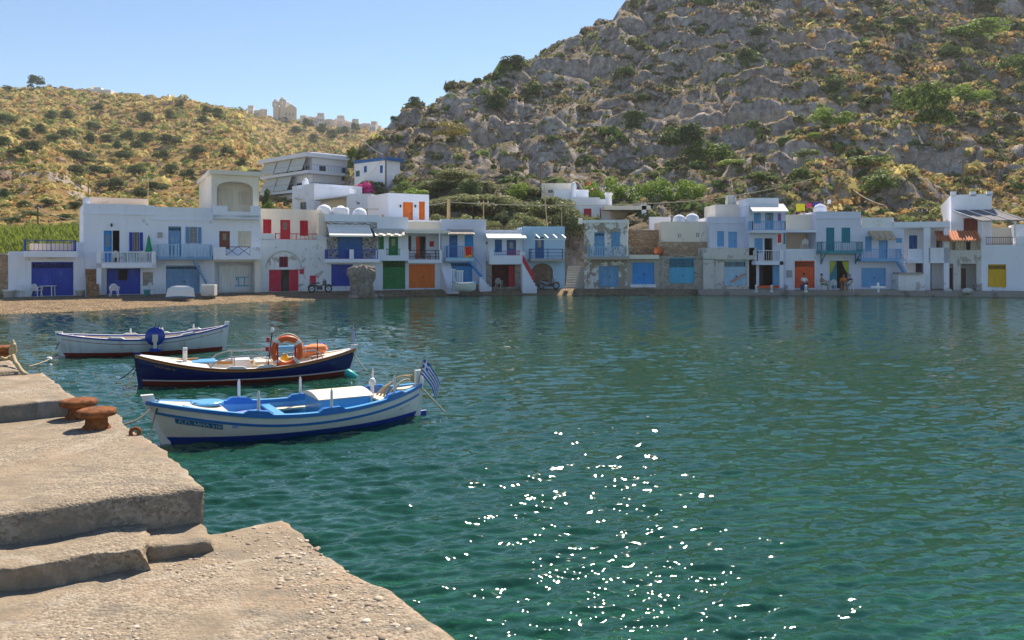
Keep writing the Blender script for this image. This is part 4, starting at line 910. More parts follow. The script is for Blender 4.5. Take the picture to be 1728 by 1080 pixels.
h.vol(963, 333, 1012, None, 0, 6, CLEAN, [('d', 985, 352, 998, 376, 'red', {})]); h.vol(1012, 336, 1030, None, 1.0, 5, CLEAN, [('s', 1012.5, 352, 1014, 370, 'red')], 'side_wing')
h.vol(914, 309, 966, 345, 5, 5, CREAM, [('w', 925, 320, 933, 326, 'grey')], 'upper_block'); h.vol(935, 320, 993, 345, 3.5, 3, CLEAN, name='terrace_block')
for (px, py, rad, dd) in ((968, 308, .3, 3.2), (1027, 328, .33, 1.2)):
    mb = MB(); x, zt = h.x(px, dd), h.z(px, py, dd); mb.lathe([(rad, 0), (rad, 1.2), (rad*.95, 1.35), (rad*.6, 1.55), (.05, 1.62)] if rad < .32 else [(rad*1.1, 0), (rad, 1.5), (rad*1.35, 1.55), (rad*1.35, 1.7), (rad*1.1, 1.75)], 12, (x, dd, zt-1.6)); mb.build('chimney', CLEAN, h.root)
h.pb('pergola_roof', CREAM, 1020, 347, 1098, 354, -1.2, 3.5); h.pb('pergola_post', CLEAN, 1083, 345, 1091, 378, -1.2, -.7); h.pb('pergola_wall', CREAM, 1030, 352, 1098, 380, 3.4, 3.6)
h = House('hill_house', 'tiny white shed half hidden in trees by the utility pole', 884, 903, Yl=95, Yr=95, z0=float(gz(890, 95))-1); h.vol(884, 328, 906, None, 0, 3, CLEAN, [('w', 889, 331, 895, 338, 'grey')])
h = House('terrace_wall', 'low pale wall of a terrace behind the domed water tanks', 1100, 1135, cat='wall', Yl=76, Yr=76, z0=1.5); h.vol(1096, 366, 1132, None, 0, .4, WHITE)
# ---------------------------------------------------------------- village on the far ridge
VW = [plaster('far_white', (.78, .75, .70), .0, .2), plaster('far_cream', (.70, .60, .47), .0, .2), plaster('far_pink', (.66, .55, .48), .0, .2)]
rr = random.Random(12)
spots = [(385,190,13),(397,188,12),(409,189,14),(421,187,12),(433,190,12),(445,188,11),(508,204,12),(519,201,14),(530,203,12),(541,200,13),(552,205,13),(563,208,14),(570,204,12),(580,207,12),(590,210,13),(600,210,12),(609,213,12),(618,212,13),(628,214,12),(637,216,11),(575,214,15),(592,217,14),(608,219,14),(535,210,12)]
for i, (px, py, wd) in enumerate(spots):
    Y = 585+rr.uniform(-25, 30); wm = wd*Y/FPX; hm = rr.uniform(6.5, 10); top = P(px, py-4, Y); o = tag(empty('village_house', (top.x, Y, top.z-hm), rr.uniform(-.5, .5)), 'small pale cubic house in the hilltop village', 'house', 'houses of the hilltop village')
    MB().box(-wm/2, wm/2, 0, 6, -8, hm).build('wall', VW[i % 3], o)
    if i % 3 == 0: MB().box(-wm/4, wm/2, 1, 5, hm, hm+2.4).build('roof_room', VW[(i+1) % 3], o)
    for k in range(3): xx = wm*(-.35+.27*k); MB().box(xx, xx+.9, -.08, -.02, hm-3.6, hm-2.0).build('window', W('grey'), o)
for (px, py, wd, hm, lb) in ((106, 149, 20, 4, 'low white house on the left ridge beside the tall trees'), (165, 151, 42, 4, 'long low grey house along the left ridge'), (215, 157, 40, 2.2, 'low stone wall running along the ridge right of the long house'), (283, 163, 12, 2.5, 'tiny white ridge chapel with a round roof')):
    Y = 372; top = P(px, py, Y); wm = wd*Y/FPX; o = tag(empty('ridge_house', (top.x, Y, top.z-hm), .1), lb, 'house' if 'wall' not in lb else 'wall'); MB().box(-wm/2, wm/2, 0, 5, -8, hm).build('wall', VW[0], o)
    if 'wall' not in lb:
        MB().box(-wm*.2, wm*.1, 1, 4, hm, hm+1.2).build('roof_room', VW[0], o); MB().box(wm*.1, wm*.1+.9, -.08, -.02, hm-2.6, hm-1.0).build('window', W('grey'), o)
Y = 560; b = P(480, 203, Y); ch = tag(empty('church', (b.x, Y, b.z), .35), 'pale church with two domed bell towers on the far ridge', 'church'); u = Y/FPX
VC = VW[1]
MB().box(-9*u, 20*u, 0, 14, -10, 22*u).build('nave', VC, ch); MB().poly([(2*u, 0, 22*u), (20*u, 0, 22*u), (11*u, 0, 28*u)], (0, 14, 0)).build('gable', VC, ch)
MB().lathe([(5*u, 0), (5*u, 5*u), (4.6*u, 7*u), (3*u, 9.2*u), (.1, 10.2*u)], 16, (7*u, 6, 24*u)).build('dome', VW[0], ch)
for xx, ht in ((-14*u, 34*u), (-3*u, 38*u)):
    MB().box(xx-4*u, xx+4*u, -1, 2.4, -10, ht-12*u).build('bell_tower', VC, ch)
    mb = MB(); [mb.box(xx+a*2.9*u-1.0, xx+a*2.9*u+1.0, c_-.4, c_+.4, ht-12*u, ht-4*u) for a in (-1, 1) for c_ in (-.4, 1.8)]; mb.box(xx-4.2*u, xx+4.2*u, -1.2, 2.6, ht-4.6*u, ht-3.4*u); mb.build('belfry', VC, ch)
    MB().lathe([(4.0*u, 0), (3.6*u, 2*u), (2.4*u, 3.8*u), (.1, 4.8*u)], 12, (xx, .7, ht-3.4*u)).build('tower_dome', VW[0], ch)
for k in range(4): MB().box(-4*u+5.5*u*k, -4*u+5.5*u*k+1.2, -.08, -.02, 8*u, 13*u).build('window', W('grey'), ch)
# ================================================================ plants
LM = dict(olive=leafm('olive', (.11, .14, .05), (.29, .31, .13), .4), bush=leafm('bush', (.06, .115, .02), (.19, .27, .06), .4), dark=leafm('dark', (.04, .075, .025), (.12, .17, .06), .4),
          bright=leafm('bright', (.10, .19, .02), (.29, .40, .07), .42), gold=leafm('gold', (.20, .16, .035), (.42, .36, .10)), magenta=leafm('magenta', (.45, .02, .20), (.70, .06, .35)),
          redflower=leafm('redflower', (.50, .05, .03), (.75, .20, .10)), tan=leafm('tan', (.30, .20, .10), (.48, .35, .20)), white=leafm('whiteflower', (.75, .75, .65), (.9, .9, .8)))
BARK = plain('bark', (.16, .12, .085), .95, .3, 8, .6)
def cloud(seed, n, nl, leaf, low=.12, spread=.62, flat=1.0):
    """leaf quads on the shells of several overlapping lobes; unit width and height, foot at z=0"""
    r = np.random.default_rng(seed); c = []
    for k in range(nl):
        a = r.uniform(0, 6.28); q = spread*.5*math.sqrt(r.uniform(.02, 1)); c.append((q*math.cos(a), q*math.sin(a), r.uniform(low+.18, .80-.38*q*2), r.uniform(.14, .25)))
    c = np.array(c); li = r.integers(0, nl, n); d = r.normal(size=(n, 3)); d /= np.linalg.norm(d, axis=1)[:, None]; d[:, 2] = np.where(d[:, 2] < -.3, -d[:, 2], d[:, 2])
    rad = c[li, 3]*r.uniform(.55, 1.08, n)**.6; p = c[li, :3]+d*rad[:, None]*np.array([1, 1, .85*flat]); p[:, 2] = np.clip(p[:, 2], .01, 1.05)
    nn = d+r.normal(0, .55, (n, 3)); nn /= np.linalg.norm(nn, axis=1)[:, None]; t1 = np.cross(nn, r.normal(size=(n, 3))); t1 /= np.linalg.norm(t1, axis=1)[:, None]; t2 = np.cross(nn, t1)
    s1 = (leaf*r.uniform(.6, 1.4, n))[:, None]; s2 = s1*r.uniform(.35, .7, (n, 1))
    V = np.stack([p-t1*s1, p+t2*s2, p+t1*s1, p-t2*s2], 1).reshape(-1, 3); return V, np.arange(4*n).reshape(-1, 4)
def leafmesh(name, seed, n, nl, leaf, mat, **kw):
    V, F4 = cloud(seed, n, nl, leaf, **kw); o = npmesh(name, V, F4, mat, None, False); me = o.data; bpy.data.objects.remove(o); return me
PROTO = {k: [leafmesh('crown_'+k, 100*i+j, n, nl, lf, LM[k], **kw) for j in range(3)] for i, (k, n, nl, lf, kw) in enumerate((
    ('olive', 5200, 22, .026, dict(low=.02, spread=.78)), ('bush', 2400, 14, .03, dict(low=.0, spread=.7)), ('dark', 2000, 12, .034, dict(low=.0, spread=.62)), ('bright', 2600, 13, .03, dict(low=.0, spread=.7)),
    ('gold', 1500, 12, .034, dict(low=-.05, spread=.75)), ('magenta', 1500, 10, .035, dict(low=.0, spread=.7)), ('redflower', 1400, 10, .035, dict(low=.0, spread=.7)), ('tan', 1200, 10, .036, dict(low=0, spread=.7)))) }
mb = MB(); mb.tube([(0, 0, -.15), (.02, 0, .12), (-.01, .02, .3)], [.045, .036, .03], 7)
for a in range(5): mb.tube([(-.01, .02, .24+.02*a), (.14*math.cos(a*1.3), .14*math.sin(a*1.3), .45), (.24*math.cos(a*1.3+.2), .24*math.sin(a*1.3+.2), .66)], [.022, .014, .005], 5)
_o = mb.build('trunk', BARK); TRUNK = _o.data; bpy.data.objects.remove(_o)
NPL = 0
def groundY(px, py, y0=None):
    """distance at which the hillside in photo column px meets photo row py"""
    ys = YR[YR > (y0 or yh(px)+9)]; rows_ = HYP-(gz(np.full(len(ys), float(px)), ys)-CZ)*FPX/ys; k = np.argmax(rows_ <= py)
    return float(ys[k]) if rows_[k] <= py else float(ys[-1]*.4)
def plant(px, top, wpx, hpx, kind, label, group=None, Y=None, tree=False, cat=None, name=None):
    global NPL; NPL += 1
    Y = Y or groundY(px, top+hpx*.85)
    zg = float(gz(px, Y)); zt = CZ-(top-HYP)/FPX*Y; hm = max(zt-zg, hpx*.5*Y/FPX); wm = wpx*Y/FPX; X = (px-CXP)/FPX*Y; r = random.Random(NPL); slp = not (tree or Y < 112); hm *= 1.9 if slp else 1.0
    me = PROTO[kind][NPL % 3]; cat = cat or ('tree' if tree else 'shrub'); name = name or ('olive_tree' if kind == 'olive' else 'tree' if tree else 'shrub')
    k = r.uniform(1.05, 1.35)
    if tree:
        o = empty(name, (X, Y, zg), r.uniform(0, 6.28)); o.scale = (wm*k, wm*k, hm)
        link('crown', me, o); link('trunk', TRUNK, o)
    else:
        o = link(name, me, None, (X, Y-(.2*wm if slp else 0), zg-(.10 if slp else .05)*hm)); o.rotation_euler = (0, 0, (r.uniform(-.25, .25)+math.pi*(NPL % 2)) if slp else r.uniform(0, 6.28)); o.scale = (wm*k, wm*k*(.6 if slp else .9), hm*1.06)
    return tag(o, label, cat, group)
# olive trees and shrubs straight behind the houses
ORD = ['first', 'second', 'third', 'fourth', 'fifth', 'sixth', 'seventh', 'eighth', 'ninth']
for row, lst in (('front', ((740,342,58,75),(768,345,56,75),(800,348,58,75),(832,350,58,75),(862,352,56,75),(892,345,52,77),(962,332,58,77))), ('middle', ((730,326,58,83),(762,320,66,84),(798,318,68,85),(836,320,66,86),(872,326,58,84),(934,316,78,80))), ('back', ((742,306,64,93),(778,304,60,94),(816,305,62,95),(850,304,58,97),(900,314,48,90)))):
    for k, (px, top, w_, Y) in enumerate(lst): plant(px, top, w_, 60, 'olive', '%s olive tree from the left in the %s row of the grove' % (ORD[k], row), 'olive grove', Y, True)
for k, (px, top, w_, kd) in enumerate(((668,318,44,'bush'),(702,312,40,'bright'),(645,322,36,'dark'),(728,300,44,'bush'),(790,294,44,'dark'),(880,298,44,'bright'),(985,322,30,'bush'),(930,302,40,'bush'))):
    plant(px, top, w_, 40, kd, '%s from the left of the undergrowth shrubs between cliff foot and olive grove' % ORD[k], 'undergrowth shrubs', 88+2*(k % 4))
for k, (px, top, w_) in enumerate(((1008,294,48),(1040,288,54),(1055,305,50),(1074,290,54),(1095,308,54),(1108,289,56),(1135,310,50),(1142,290,54),(1172,296,44))):
    o = plant(px, top, w_, 52, 'bright', '%s oleander from the left in the white-flowering hedge above the ruin' % ORD[k], 'oleander hedge', 92+(px % 7), False, 'shrub', 'oleander'); fl = link('blossom', FLW, o) if 'FLW' in globals() else None
    if fl is None:
        FLW = leafmesh('blossom', 991, 90, 12, .022, LM['white'], low=0, spread=.7); link('blossom', FLW, o)
one = [(996,296,26,34,'redflower','red flowering shrub beside the white chimney house',96),(612,296,34,26,'magenta','magenta bougainvillea below the blue-roofed hill house',103),(475,350,34,12,'magenta','pink bougainvillea on the terrace above the red-shuttered house',78),
 (312,328,52,24,'bright','bright green tree behind the steel blue house',72),(449,300,22,30,'dark','dark tree between the three-storey house and the apartments',90),(449,322,24,26,'bush','green bush below the apartment block at its left',84),
 (570,342,30,18,'bright','bright green bush by the lean-to porch',80),(615,342,44,22,'bright','green bush right of the lean-to porch',80),(1075,372,52,22,'bright','yellow green shrub on the stone retaining wall',73),(1100,374,30,20,'bush','dark green shrub beside the pergola post',74),
 (546,248,30,18,'bright','yellow green tree just above the apartment roof',150),(592,232,16,34,'bush','slender green tree at the foot of the cliff',122),(1478,278,84,66,'bush','large green bush above the reed-awning house',None),(1530,322,34,22,'gold','yellow bush left of the long white building',None),
 (1556,165,100,68,'bush','largest dark green bush on the right hillside',None),(1630,152,74,28,'bright','flat green bush right of the largest hillside bush',None),(1396,193,60,30,'bright','rounded green bush high above the white awning house',None),(1372,228,26,12,'bright','small green cushion bush below the rounded one',None),
 (1632,46,84,30,'bright','broad green bush near the top right hill',None),(1704,106,64,30,'bush','green bush cut by the right picture edge',None),(1466,255,64,36,'bush','green thicket running uphill from the large bush',None),(1150,230,96,46,'dark','dark green thicket under the cliff in the middle',None),
 (1190,252,80,34,'bush','lighter thicket right of the dark one',None),(1068,200,56,28,'dark','dark flat bush on the cliff ledge',None),(1260,96,48,28,'dark','dark bush in the cliff hollow',None),(1276,50,38,16,'dark','small dark bush above the cliff hollow',None),(836,168,40,24,'dark','dark round bush on the bare left cliff',None),
 (866,102,46,18,'dark','flat bush just under the left ridge line',None),(760,214,56,22,'gold','golden shrub on top of the pale cliff',None),(700,170,24,18,'dark','dark shrub on the skyline of the left spur',None),(665,200,16,12,'dark','small dark shrub low on the skyline spur',None),
 (684,296,50,40,'bush','green bush right of the blue-roofed hill house',100),(718,296,48,34,'dark','dark green bush behind the orange-door cube house',102),(860,292,52,24,'bush','rounded bush above the olive grove',104),(828,300,24,18,'tan','dry tan shrub above the olive grove',104),
 (1236,266,44,26,'bright','green shrub on the dry slope above the chimney house',None),(1288,284,48,28,'bush','green shrub above the narrow three-storey house',None),(1404,142,46,24,'dark','dark bush below the grey rock dome',None),(1656,0,64,20,'dark','dark bush at the top edge of the picture',None),(1446,160,26,14,'gold','small golden bush under the grey rock dome',None),
 (1362,248,44,22,'bush','olive green shrub on the slope above the orange garage',None),(904,150,26,14,'dark','small dark bush in the middle of the left cliff',None),(64,136,30,18,'dark','tallest dark tree clump on the left ridge',370),(16,142,24,14,'dark','dark tree at the left end of the ridge',370),(92,146,12,9,'dark','tiny dark tree beside the low white ridge house',370),(478,196,18,14,'dark','dark trees under the church',560),
 (1386,374,30,12,'gold','yellow plants on the roof of the teal house',71),(1470,350,20,18,'bright','small green plant on the roof right of the teal house',71)]
for (px, top, w_, h_, kd, lb, Y) in one:
    tr = 'tree' in lb and 'clump' not in lb; plant(px, top, w_, h_, kd, lb, None, Y, tr)
for (px, py, w_) in ((14,208,30),(45,230,36),(55,252,42),(34,262,40),(94,240,42),(114,232,32),(160,220,32),(156,238,32),(181,240,26),(217,235,24),(200,250,22),(250,239,28),(290,243,40),(89,200,26),(114,200,22),(167,189,26),(211,267,50),(150,272,36),(172,295,52),(133,292,46),(125,267,42),(194,317,46),(233,292,40),(292,292,32),(267,322,40),
                     (42,344,30),(86,342,32),(128,347,32),(11,331,26),(369,197,22),(351,193,22),(344,208,24),(247,203,30),(305,183,20),(336,258,36),(289,200,17),(385,262,26),(410,280,28),(430,300,30),(320,300,36),(240,330,40),(60,362,40),(20,372,36),(110,366,40),(232,250,24),(275,268,30),(70,222,26),(10,245,30),(520,215,22),(545,222,26),(560,232,22),(580,228,26),(500,225,24),(530,240,22),(600,222,18)):
    plant(px, py-8, w_, 15, 'dark', 'rounded dark green shrub on the left hillside', 'shrubs of the left hillside')
# ---------------------------------------------------------------- low scrub, uncountable
def scrub(name, label, n, pxr, Yr_, rad, pal, seed, K=18, dens=None):
    r = np.random.default_rng(seed); u = r.uniform(*pxr, n); Y = r.uniform(Yr_[0]**.5, Yr_[1]**.5, n)**2
    z = gz(u, Y); X = (u-CXP)/FPX*Y
    e = .6; gy = (gz(u, Y+e)-gz(u, Y-e))/(2*e); keep = (np.abs(gy) < 1.5) & (Y > np.interp(u, PXH, YHO)+13)
    if dens is not None: keep &= fbm(X/dens, Y/dens, seed, 3) > r.uniform(-.5, .35, n)
    u, Y, z, X = u[keep], Y[keep], z[keep], X[keep]; m = len(u)
    R = r.gamma(4, rad/4, m)*np.clip(Y/140, .75, 2.2)
    d = r.normal(size=(m, K, 3)); d[..., 2] = np.abs(d[..., 2])*.8; d /= np.linalg.norm(d, axis=2)[..., None]
    a = r.normal(size=(m, K, 3)); a -= d*(a*d).sum(2)[..., None]; a /= np.linalg.norm(a, axis=2)[..., None]; b = np.cross(d, a)
    c0 = np.stack([X, Y, z], -1)[:, None]; R3 = R[:, None, None]
    p = c0+d*R3*r.uniform(.55, .95, (m, K, 1))*np.array([1, 1, .8]); s_ = R3*.42*r.uniform(.6, 1.3, (m, K, 1))
    V = np.stack([p+a*s_, p+b*s_*.9-a*s_*.5+d*s_*.3, p-b*s_*.9-a*s_*.5-d*s_*.2], 2).reshape(-1, 3)
    o = npmesh(name, V, np.arange(len(V)).reshape(-1, 3), None, None, False); o.data.materials.clear()
    ci = r.choice(len(pal), m, p=np.array([q[1] for q in pal])/sum(q[1] for q in pal)); cc = np.array([q[0] for q in pal])[ci]*r.uniform(.75, 1.25, (m, 1))
    at_ = o.data.color_attributes.new('tint', 'FLOAT_COLOR', 'POINT'); rgba = np.ones((m, K*3, 4), np.float32); rgba[..., :3] = cc[:, None, :]; at_.data.foreach_set('color', rgba.ravel())
    t = NT(name); at2 = t.n('ShaderNodeAttribute', attribute_name='tint'); t.col(at2.outputs['Color'])
    tr = t.n('ShaderNodeBsdfTranslucent'); t.l(at2.outputs['Color'], tr.inputs[0]); ms = t.n('ShaderNodeMixShader'); ms.inputs[0].default_value = .42
    t.l(t.b.outputs[0], ms.inputs[1]); t.l(tr.outputs[0], ms.inputs[2]); t.l(ms.outputs[0], t.out.inputs[0]); t.set(Roughness=.8, **{'Specular IOR Level': .1})
    o.data.materials.append(t.m); return tag(o, label, 'scrub', None, 'stuff')
GOLD, OCH, OLV, MAU, GRN = (.58, .49, .20), (.48, .32, .13), (.30, .31, .11), (.36, .27, .20), (.19, .24, .075)
scrub('dry_scrub', 'low golden dry scrub covering the left hill', 15000, (-80, 640), (74, 620), .56, [(GOLD, 4), (OCH, 2), (OLV, 3), (MAU, 1.2), (GRN, 1.2)], 5)
scrub('cliff_scrub', 'grey brown thorn scrub on the ledges of the right hill', 24000, (590, 1800), (76, 225), .44, [((.34, .29, .15), 1.2), ((.30, .20, .11), .8), ((.20, .215, .10), 3), ((.25, .215, .18), 3.2), ((.15, .21, .07), 2.8)], 6, dens=14)
scrub('ledge_bushes', 'olive green thorn bushes growing along the ledges of the right hill', 2100, (600, 1800), (80, 225), .95, [((.15, .17, .075), 3), ((.12, .175, .055), 2), ((.21, .185, .12), 2)], 26, K=46, dens=20)
scrub('slope_scrub', 'orange dry cushion plants on the right hand slope', 4200, (1330, 1800), (78, 190), .62, [(GOLD, 3), (OCH, 3.2), (OLV, 1.5), (MAU, 1.5), (GRN, 1)], 8)
# reed bed behind the low boat house
r = np.random.default_rng(9); n = 5200; u = r.uniform(-60, 150, n); Y = r.uniform(61, 84, n); z = gz(u, Y); X = (u-CXP)/FPX*Y; hgt = r.uniform(1.1, 2.0, n); a = r.uniform(0, 6.28, n); ln = r.uniform(.1, .6, n)
p0 = np.stack([X, Y, z-.1], -1); dx = np.stack([np.cos(a), np.sin(a), 0*a], -1); px_ = np.stack([-np.sin(a), np.cos(a), 0*a], -1)*.05; up = np.stack([0*a, 0*a, hgt], -1)
V = np.stack([p0-px_, p0+px_, p0+up*.65+dx*ln[:, None]*.3+px_*1.3, p0+up*.65+dx*ln[:, None]*.3-px_*1.3, p0+up*.85+dx*ln[:, None], p0+up*.9+dx*ln[:, None]], 1).reshape(-1, 3)
b0 = np.arange(n)*6; FQ = np.concatenate([np.stack([b0, b0+1, b0+2, b0+3], 1), np.stack([b0+3, b0+2, b0+5, b0+4], 1)])
tag(npmesh('reed_bed', V, FQ, leafm('reed', (.14, .20, .03), (.34, .40, .08), .35), None, False), 'dense bright green reed bed behind the low boat house', 'reeds', None, 'stuff')
# ================================================================ boats
def gloss(name, c, rough=.28, dirt=.0):
    key = 'gloss_'+name
    if key not in MATS:
        t = NT(key); a = t.mix(t.ramp(t.noise(3, 5, .65), [(.3, 0.0), (.75, 1.0)]), sc3(c, .92), sc3(c, 1.05))
        if dirt:
            st = t.noise(1.0, 5, .7, t.mapped((5, 5, .7))); a = t.mix(t.ramp(st, [(.55, 0.0), (.78, dirt)]), a, (.30, .17, .06))
        t.col(a); t.bump(t.noise(5, 3), .08, .02)
        MATS[key] = t.set(Roughness=rough, **{'Specular IOR Level': .5})
    return MATS[key]
BW = gloss('white', (.74, .74, .74), .3, .12); BWD = gloss('white_stained', (.68, .70, .72), .4, .75); BB = gloss('blue', (.02, .17, .52)); BLB = gloss('light_blue', (.10, .36, .68)); BNAVY = gloss('navy', (.008, .010, .11), .2)
BDB = gloss('deep_blue', (.015, .05, .36)); BRED = gloss('oxide', (.22, .025, .015), .5); BOCH = gloss('ochre', (.46, .19, .03)); BCR = gloss('cream', (.74, .66, .52), .5); BPUR = gloss('lilac', (.22, .30, .75), .5); ROPE = plain('rope', (.46, .37, .22), .95, .2, 30, .5); DROPE = plain('dark_rope', (.05, .05, .05), .9)
class Boat:
    def __init__(s, label, bow, ang, L, beam, sheer, mats, wl=.05, rake=(.22, .05), stripe=True):
        s.L, s.B, s.sh, s.rake = L, beam/2, sheer, rake; s.root = tag(empty('boat', (bow[0], bow[1], 0), ang), label, 'boat')
        nt_, zs_ = 41, None; V, F4, M = [], [], []
        rows = 12
        for i in range(nt_):
            t = i/(nt_-1); zt = s.zs(t); zk = s.zk(t)
            lv = [zk, zk+(wl-zk)*.35, zk+(wl-zk)*.7, wl, wl+.03, wl+.03+(zt-.22-wl-.03)*.33, wl+.03+(zt-.22-wl-.03)*.66, zt-.20, zt-.155, zt-.09, zt-.045, zt]
            for z in lv: V.append((s.xx(t, z), -s.yy(t, z), z))
            for z in lv: V.append((s.xx(t, z), s.yy(t, z), z))
        R = 24
        for i in range(nt_-1):
            for j in range(11):
                m = mats[[0, 0, 0, 1, 2, 2, 2, 3, 2, 2, 4][j]]
                for o in (0, 12):
                    q = [i*R+o+j, (i+1)*R+o+j, (i+1)*R+o+j+1, i*R+o+j+1]; F4.append(q if o == 0 else q[::-1]); M.append(m)
        me = bpy.data.meshes.new('hull'); me.from_pydata(V, [], F4); ms = list(dict.fromkeys(mats))
        for m in ms: me.materials.append(m)
        me.polygons.foreach_set('material_index', [ms.index(m) for m in M]); me.polygons.foreach_set('use_smooth', [True]*len(M)); s.hull = link('hull', me, s.root)
    def zs(s, t): b, m, e = s.sh; return m+(b-m)*max(0, 1-t/.5)**2 if t < .5 else m+(e-m)*max(0, (t-.5)/.5)**2
    def zk(s, t): return -.34+.30*abs(2*t-1)**5
    def hb(s, t): return max(.025, s.B*(1-abs(2*t-1)**(2.3))**.85)
    def yy(s, t, z):
        zk, zt = s.zk(t), s.zs(t); v = min(1, max(0, (z-zk)/(zt-zk))); full = .62-.22*abs(2*t-1)
        return s.hb(t)*(1-(1-v)**2.0)**(1/(.9+full)) if v > 0 else .012
    def xx(s, t, z):
        zt = s.zs(t); return t*s.L-s.rake[0]*max(0, 1-t/.25)**2*(z/max(.3, zt))+s.rake[1]*max(0, (t-.75)/.25)**2*(z/max(.3, zt))
    def edge(s, t, off=0.0, dz=0.0, side=-1):
        z = s.zs(t); return Vector((s.xx(t, z), side*max(.01, s.hb(t)-off), z+dz))
    def inner(s, mat, floor=.06, fmat=None, t0=.06, t1=.94):
        mb = MB(); n = 30; V, F4 = [], []
        for i in range(n+1):
            t = t0+(t1-t0)*i/n; zt = s.zs(t); y = s.hb(t)-.06; yf = max(.02, min(y, s.yy(t, floor)-.04)); x = t*s.L
            V += [(x, -y, zt-.01), (x, -(y+yf)/2-.01, (zt+floor)/2), (x, -yf, floor), (x, yf, floor), (x, (y+yf)/2+.01, (zt+floor)/2), (x, y, zt-.01)]
        for i in range(n):
            for j in range(5):
                if j != 2: F4.append((i*6+j, i*6+j+1, (i+1)*6+j+1, (i+1)*6+j))
        MB().add(V, F4).build('inner_lining', mat, s.hull, True)
        MB().add([v for i in range(n+1) for v in (V[i*6+2], V[i*6+3])], [(2*i, 2*i+1, 2*i+3, 2*i+2) for i in range(n)]).build('floor_boards', fmat or mat, s.root)
    def gunwale(s, mat, out=.035, inn=.085, th=.045, t0=0.0, t1=1.0, top=None):
        for side in (-1, 1):
            V, F4 = [], []; n = 44
            for i in range(n+1):
                t = t0+(t1-t0)*i/n; p = s.edge(t, -out, 0, side); q = s.edge(t, inn, 0, side); z = p.z
                if side*q.y < .0: q.y = 0
                V += [(p.x, p.y, z-th), (p.x, p.y, z+.012), (q.x, q.y, z+.012), (q.x, q.y, z-th)]
            for i in range(n):
                for j in range(4): F4.append((i*4+j, i*4+(j+1) % 4, (i+1)*4+(j+1) % 4, (i+1)*4+j))
            F4 += [(0, 1, 2, 3), (n*4+3, n*4+2, n*4+1, n*4)]
            mb = MB(); mb.add(V, F4); mb.m = [1 if (k % 4 == 1 and top) else 0 for k in range(len(F4))]; mb.build('gunwale', [mat, top or mat], s.root)
    def strake(s, mat, dz, h, proud=.018):
        for side in (-1, 1):
            V, F4 = [], []; n = 44
            for i in range(n+1):
                t = .012+.976*i/n; zt = s.zs(t)+dz
                for (z, o) in ((zt, 0), (zt, proud), (zt-h, proud), (zt-h, 0)): V.append((s.xx(t, z), side*(s.yy(t, z)+o-.004), z))
            for i in range(n):
                for j in range(3): F4.append((i*4+j, i*4+j+1, (i+1)*4+j+1, (i+1)*4+j))
            MB().add(V, F4).build('rubbing_strake', mat, s.root)
    def deck(s, t0, t1, mat, dz=-.02, name='deck', crown=.03):
        n = 12; V, F4 = [], []
        for i in range(n+1):
            t = t0+(t1-t0)*i/n; y = max(.01, s.hb(t)-.05); z = s.zs(t)+dz
            for k in range(7): u = -1+k/3; V.append((s.xx(t, s.zs(t)), y*u, z+crown*(1-u*u)))
        for i in range(n):
            for k in range(6): F4.append((i*7+k, i*7+k+1, (i+1)*7+k+1, (i+1)*7+k))
        return MB().add(V, F4).build(name, mat, s.root, True)
    def bulkhead(s, t, mat, dz=-.02, floor=.05):
        y = s.hb(t)-.06; yf = s.yy(t, floor)-.04; x = t*s.L; z = s.zs(t)+dz
        MB().poly([(x, -y, z), (x, -yf, floor), (x, yf, floor), (x, y, z)], (.03, 0, 0)).build('bulkhead', mat, s.root)
    def thwart(s, t, wd, mat, dz=-.10):
        y = s.hb(t)-.08; x = t*s.L; z = s.zs(t)+dz; return MB().cbox(x-wd/2, x+wd/2, -y, y, z-.035, z, .008).build('thwart', mat, s.root)
    def stem(s, t, top, mat, w_=.09, d=.13, bottom=-.2, cap=True):
        bow = t < .5; z1 = s.zs(t)+top; n = 6; mb = MB(); V, F4 = [], []
        for k in range(n+1):
            z = bottom+(z1-bottom)*k/n; x = s.xx(t, min(z, s.zs(t)*1.25)); dd = d*(.8+.4*k/n)
            xa, xb = (x-.03, x+dd) if bow else (x-dd, x+.03); V += [(xa, -w_/2, z), (xb, -w_/2, z), (xb, w_/2, z), (xa, w_/2, z)]
        for k in range(n):
            for j in range(4): F4.append((k*4+j, k*4+(j+1) % 4, (k+1)*4+(j+1) % 4, (k+1)*4+j))
        F4 += [(3, 2, 1, 0), (n*4, n*4+1, n*4+2, n*4+3)]
        return mb.add(V, F4).build('stem_post' if bow else 'stern_post', mat, s.root)
    def thole(s, t, side, pad, pin=None, ln=.34, tilt=0.0):
        p = s.edge(t, .025, .012, side); a, b = s.edge(t-.05, .025, .012, side), s.edge(t+.05, .025, .012, side); d = (b-a).normalized(); nrm = Vector((-d.y, d.x, 0)).normalized()
        mb = MB(); w2 = .055
        prof = [(-.24, 0), (-.15, .055), (.15, .055), (.24, 0)]
        pts = [p+d*u+Vector((0, 0, v))-nrm*w2 for u, v in prof]; mb.poly(pts, nrm*2*w2); o = mb.build('thole_pad', pad, s.root)
        if pin:
            q = p+Vector((0, 0, .03)); MB().tube([q, q+Vector((0, 0, ln*.85)), q+Vector((0, 0, ln))], [.026, .024, .010], 8).build('thole_pin', pin, o)
    def w(s, x, y, z):
        a = s.root.rotation_euler.z; return Vector((s.root.location.x+x*math.cos(a)-y*math.sin(a), s.root.location.y+x*math.sin(a)+y*math.cos(a), z))
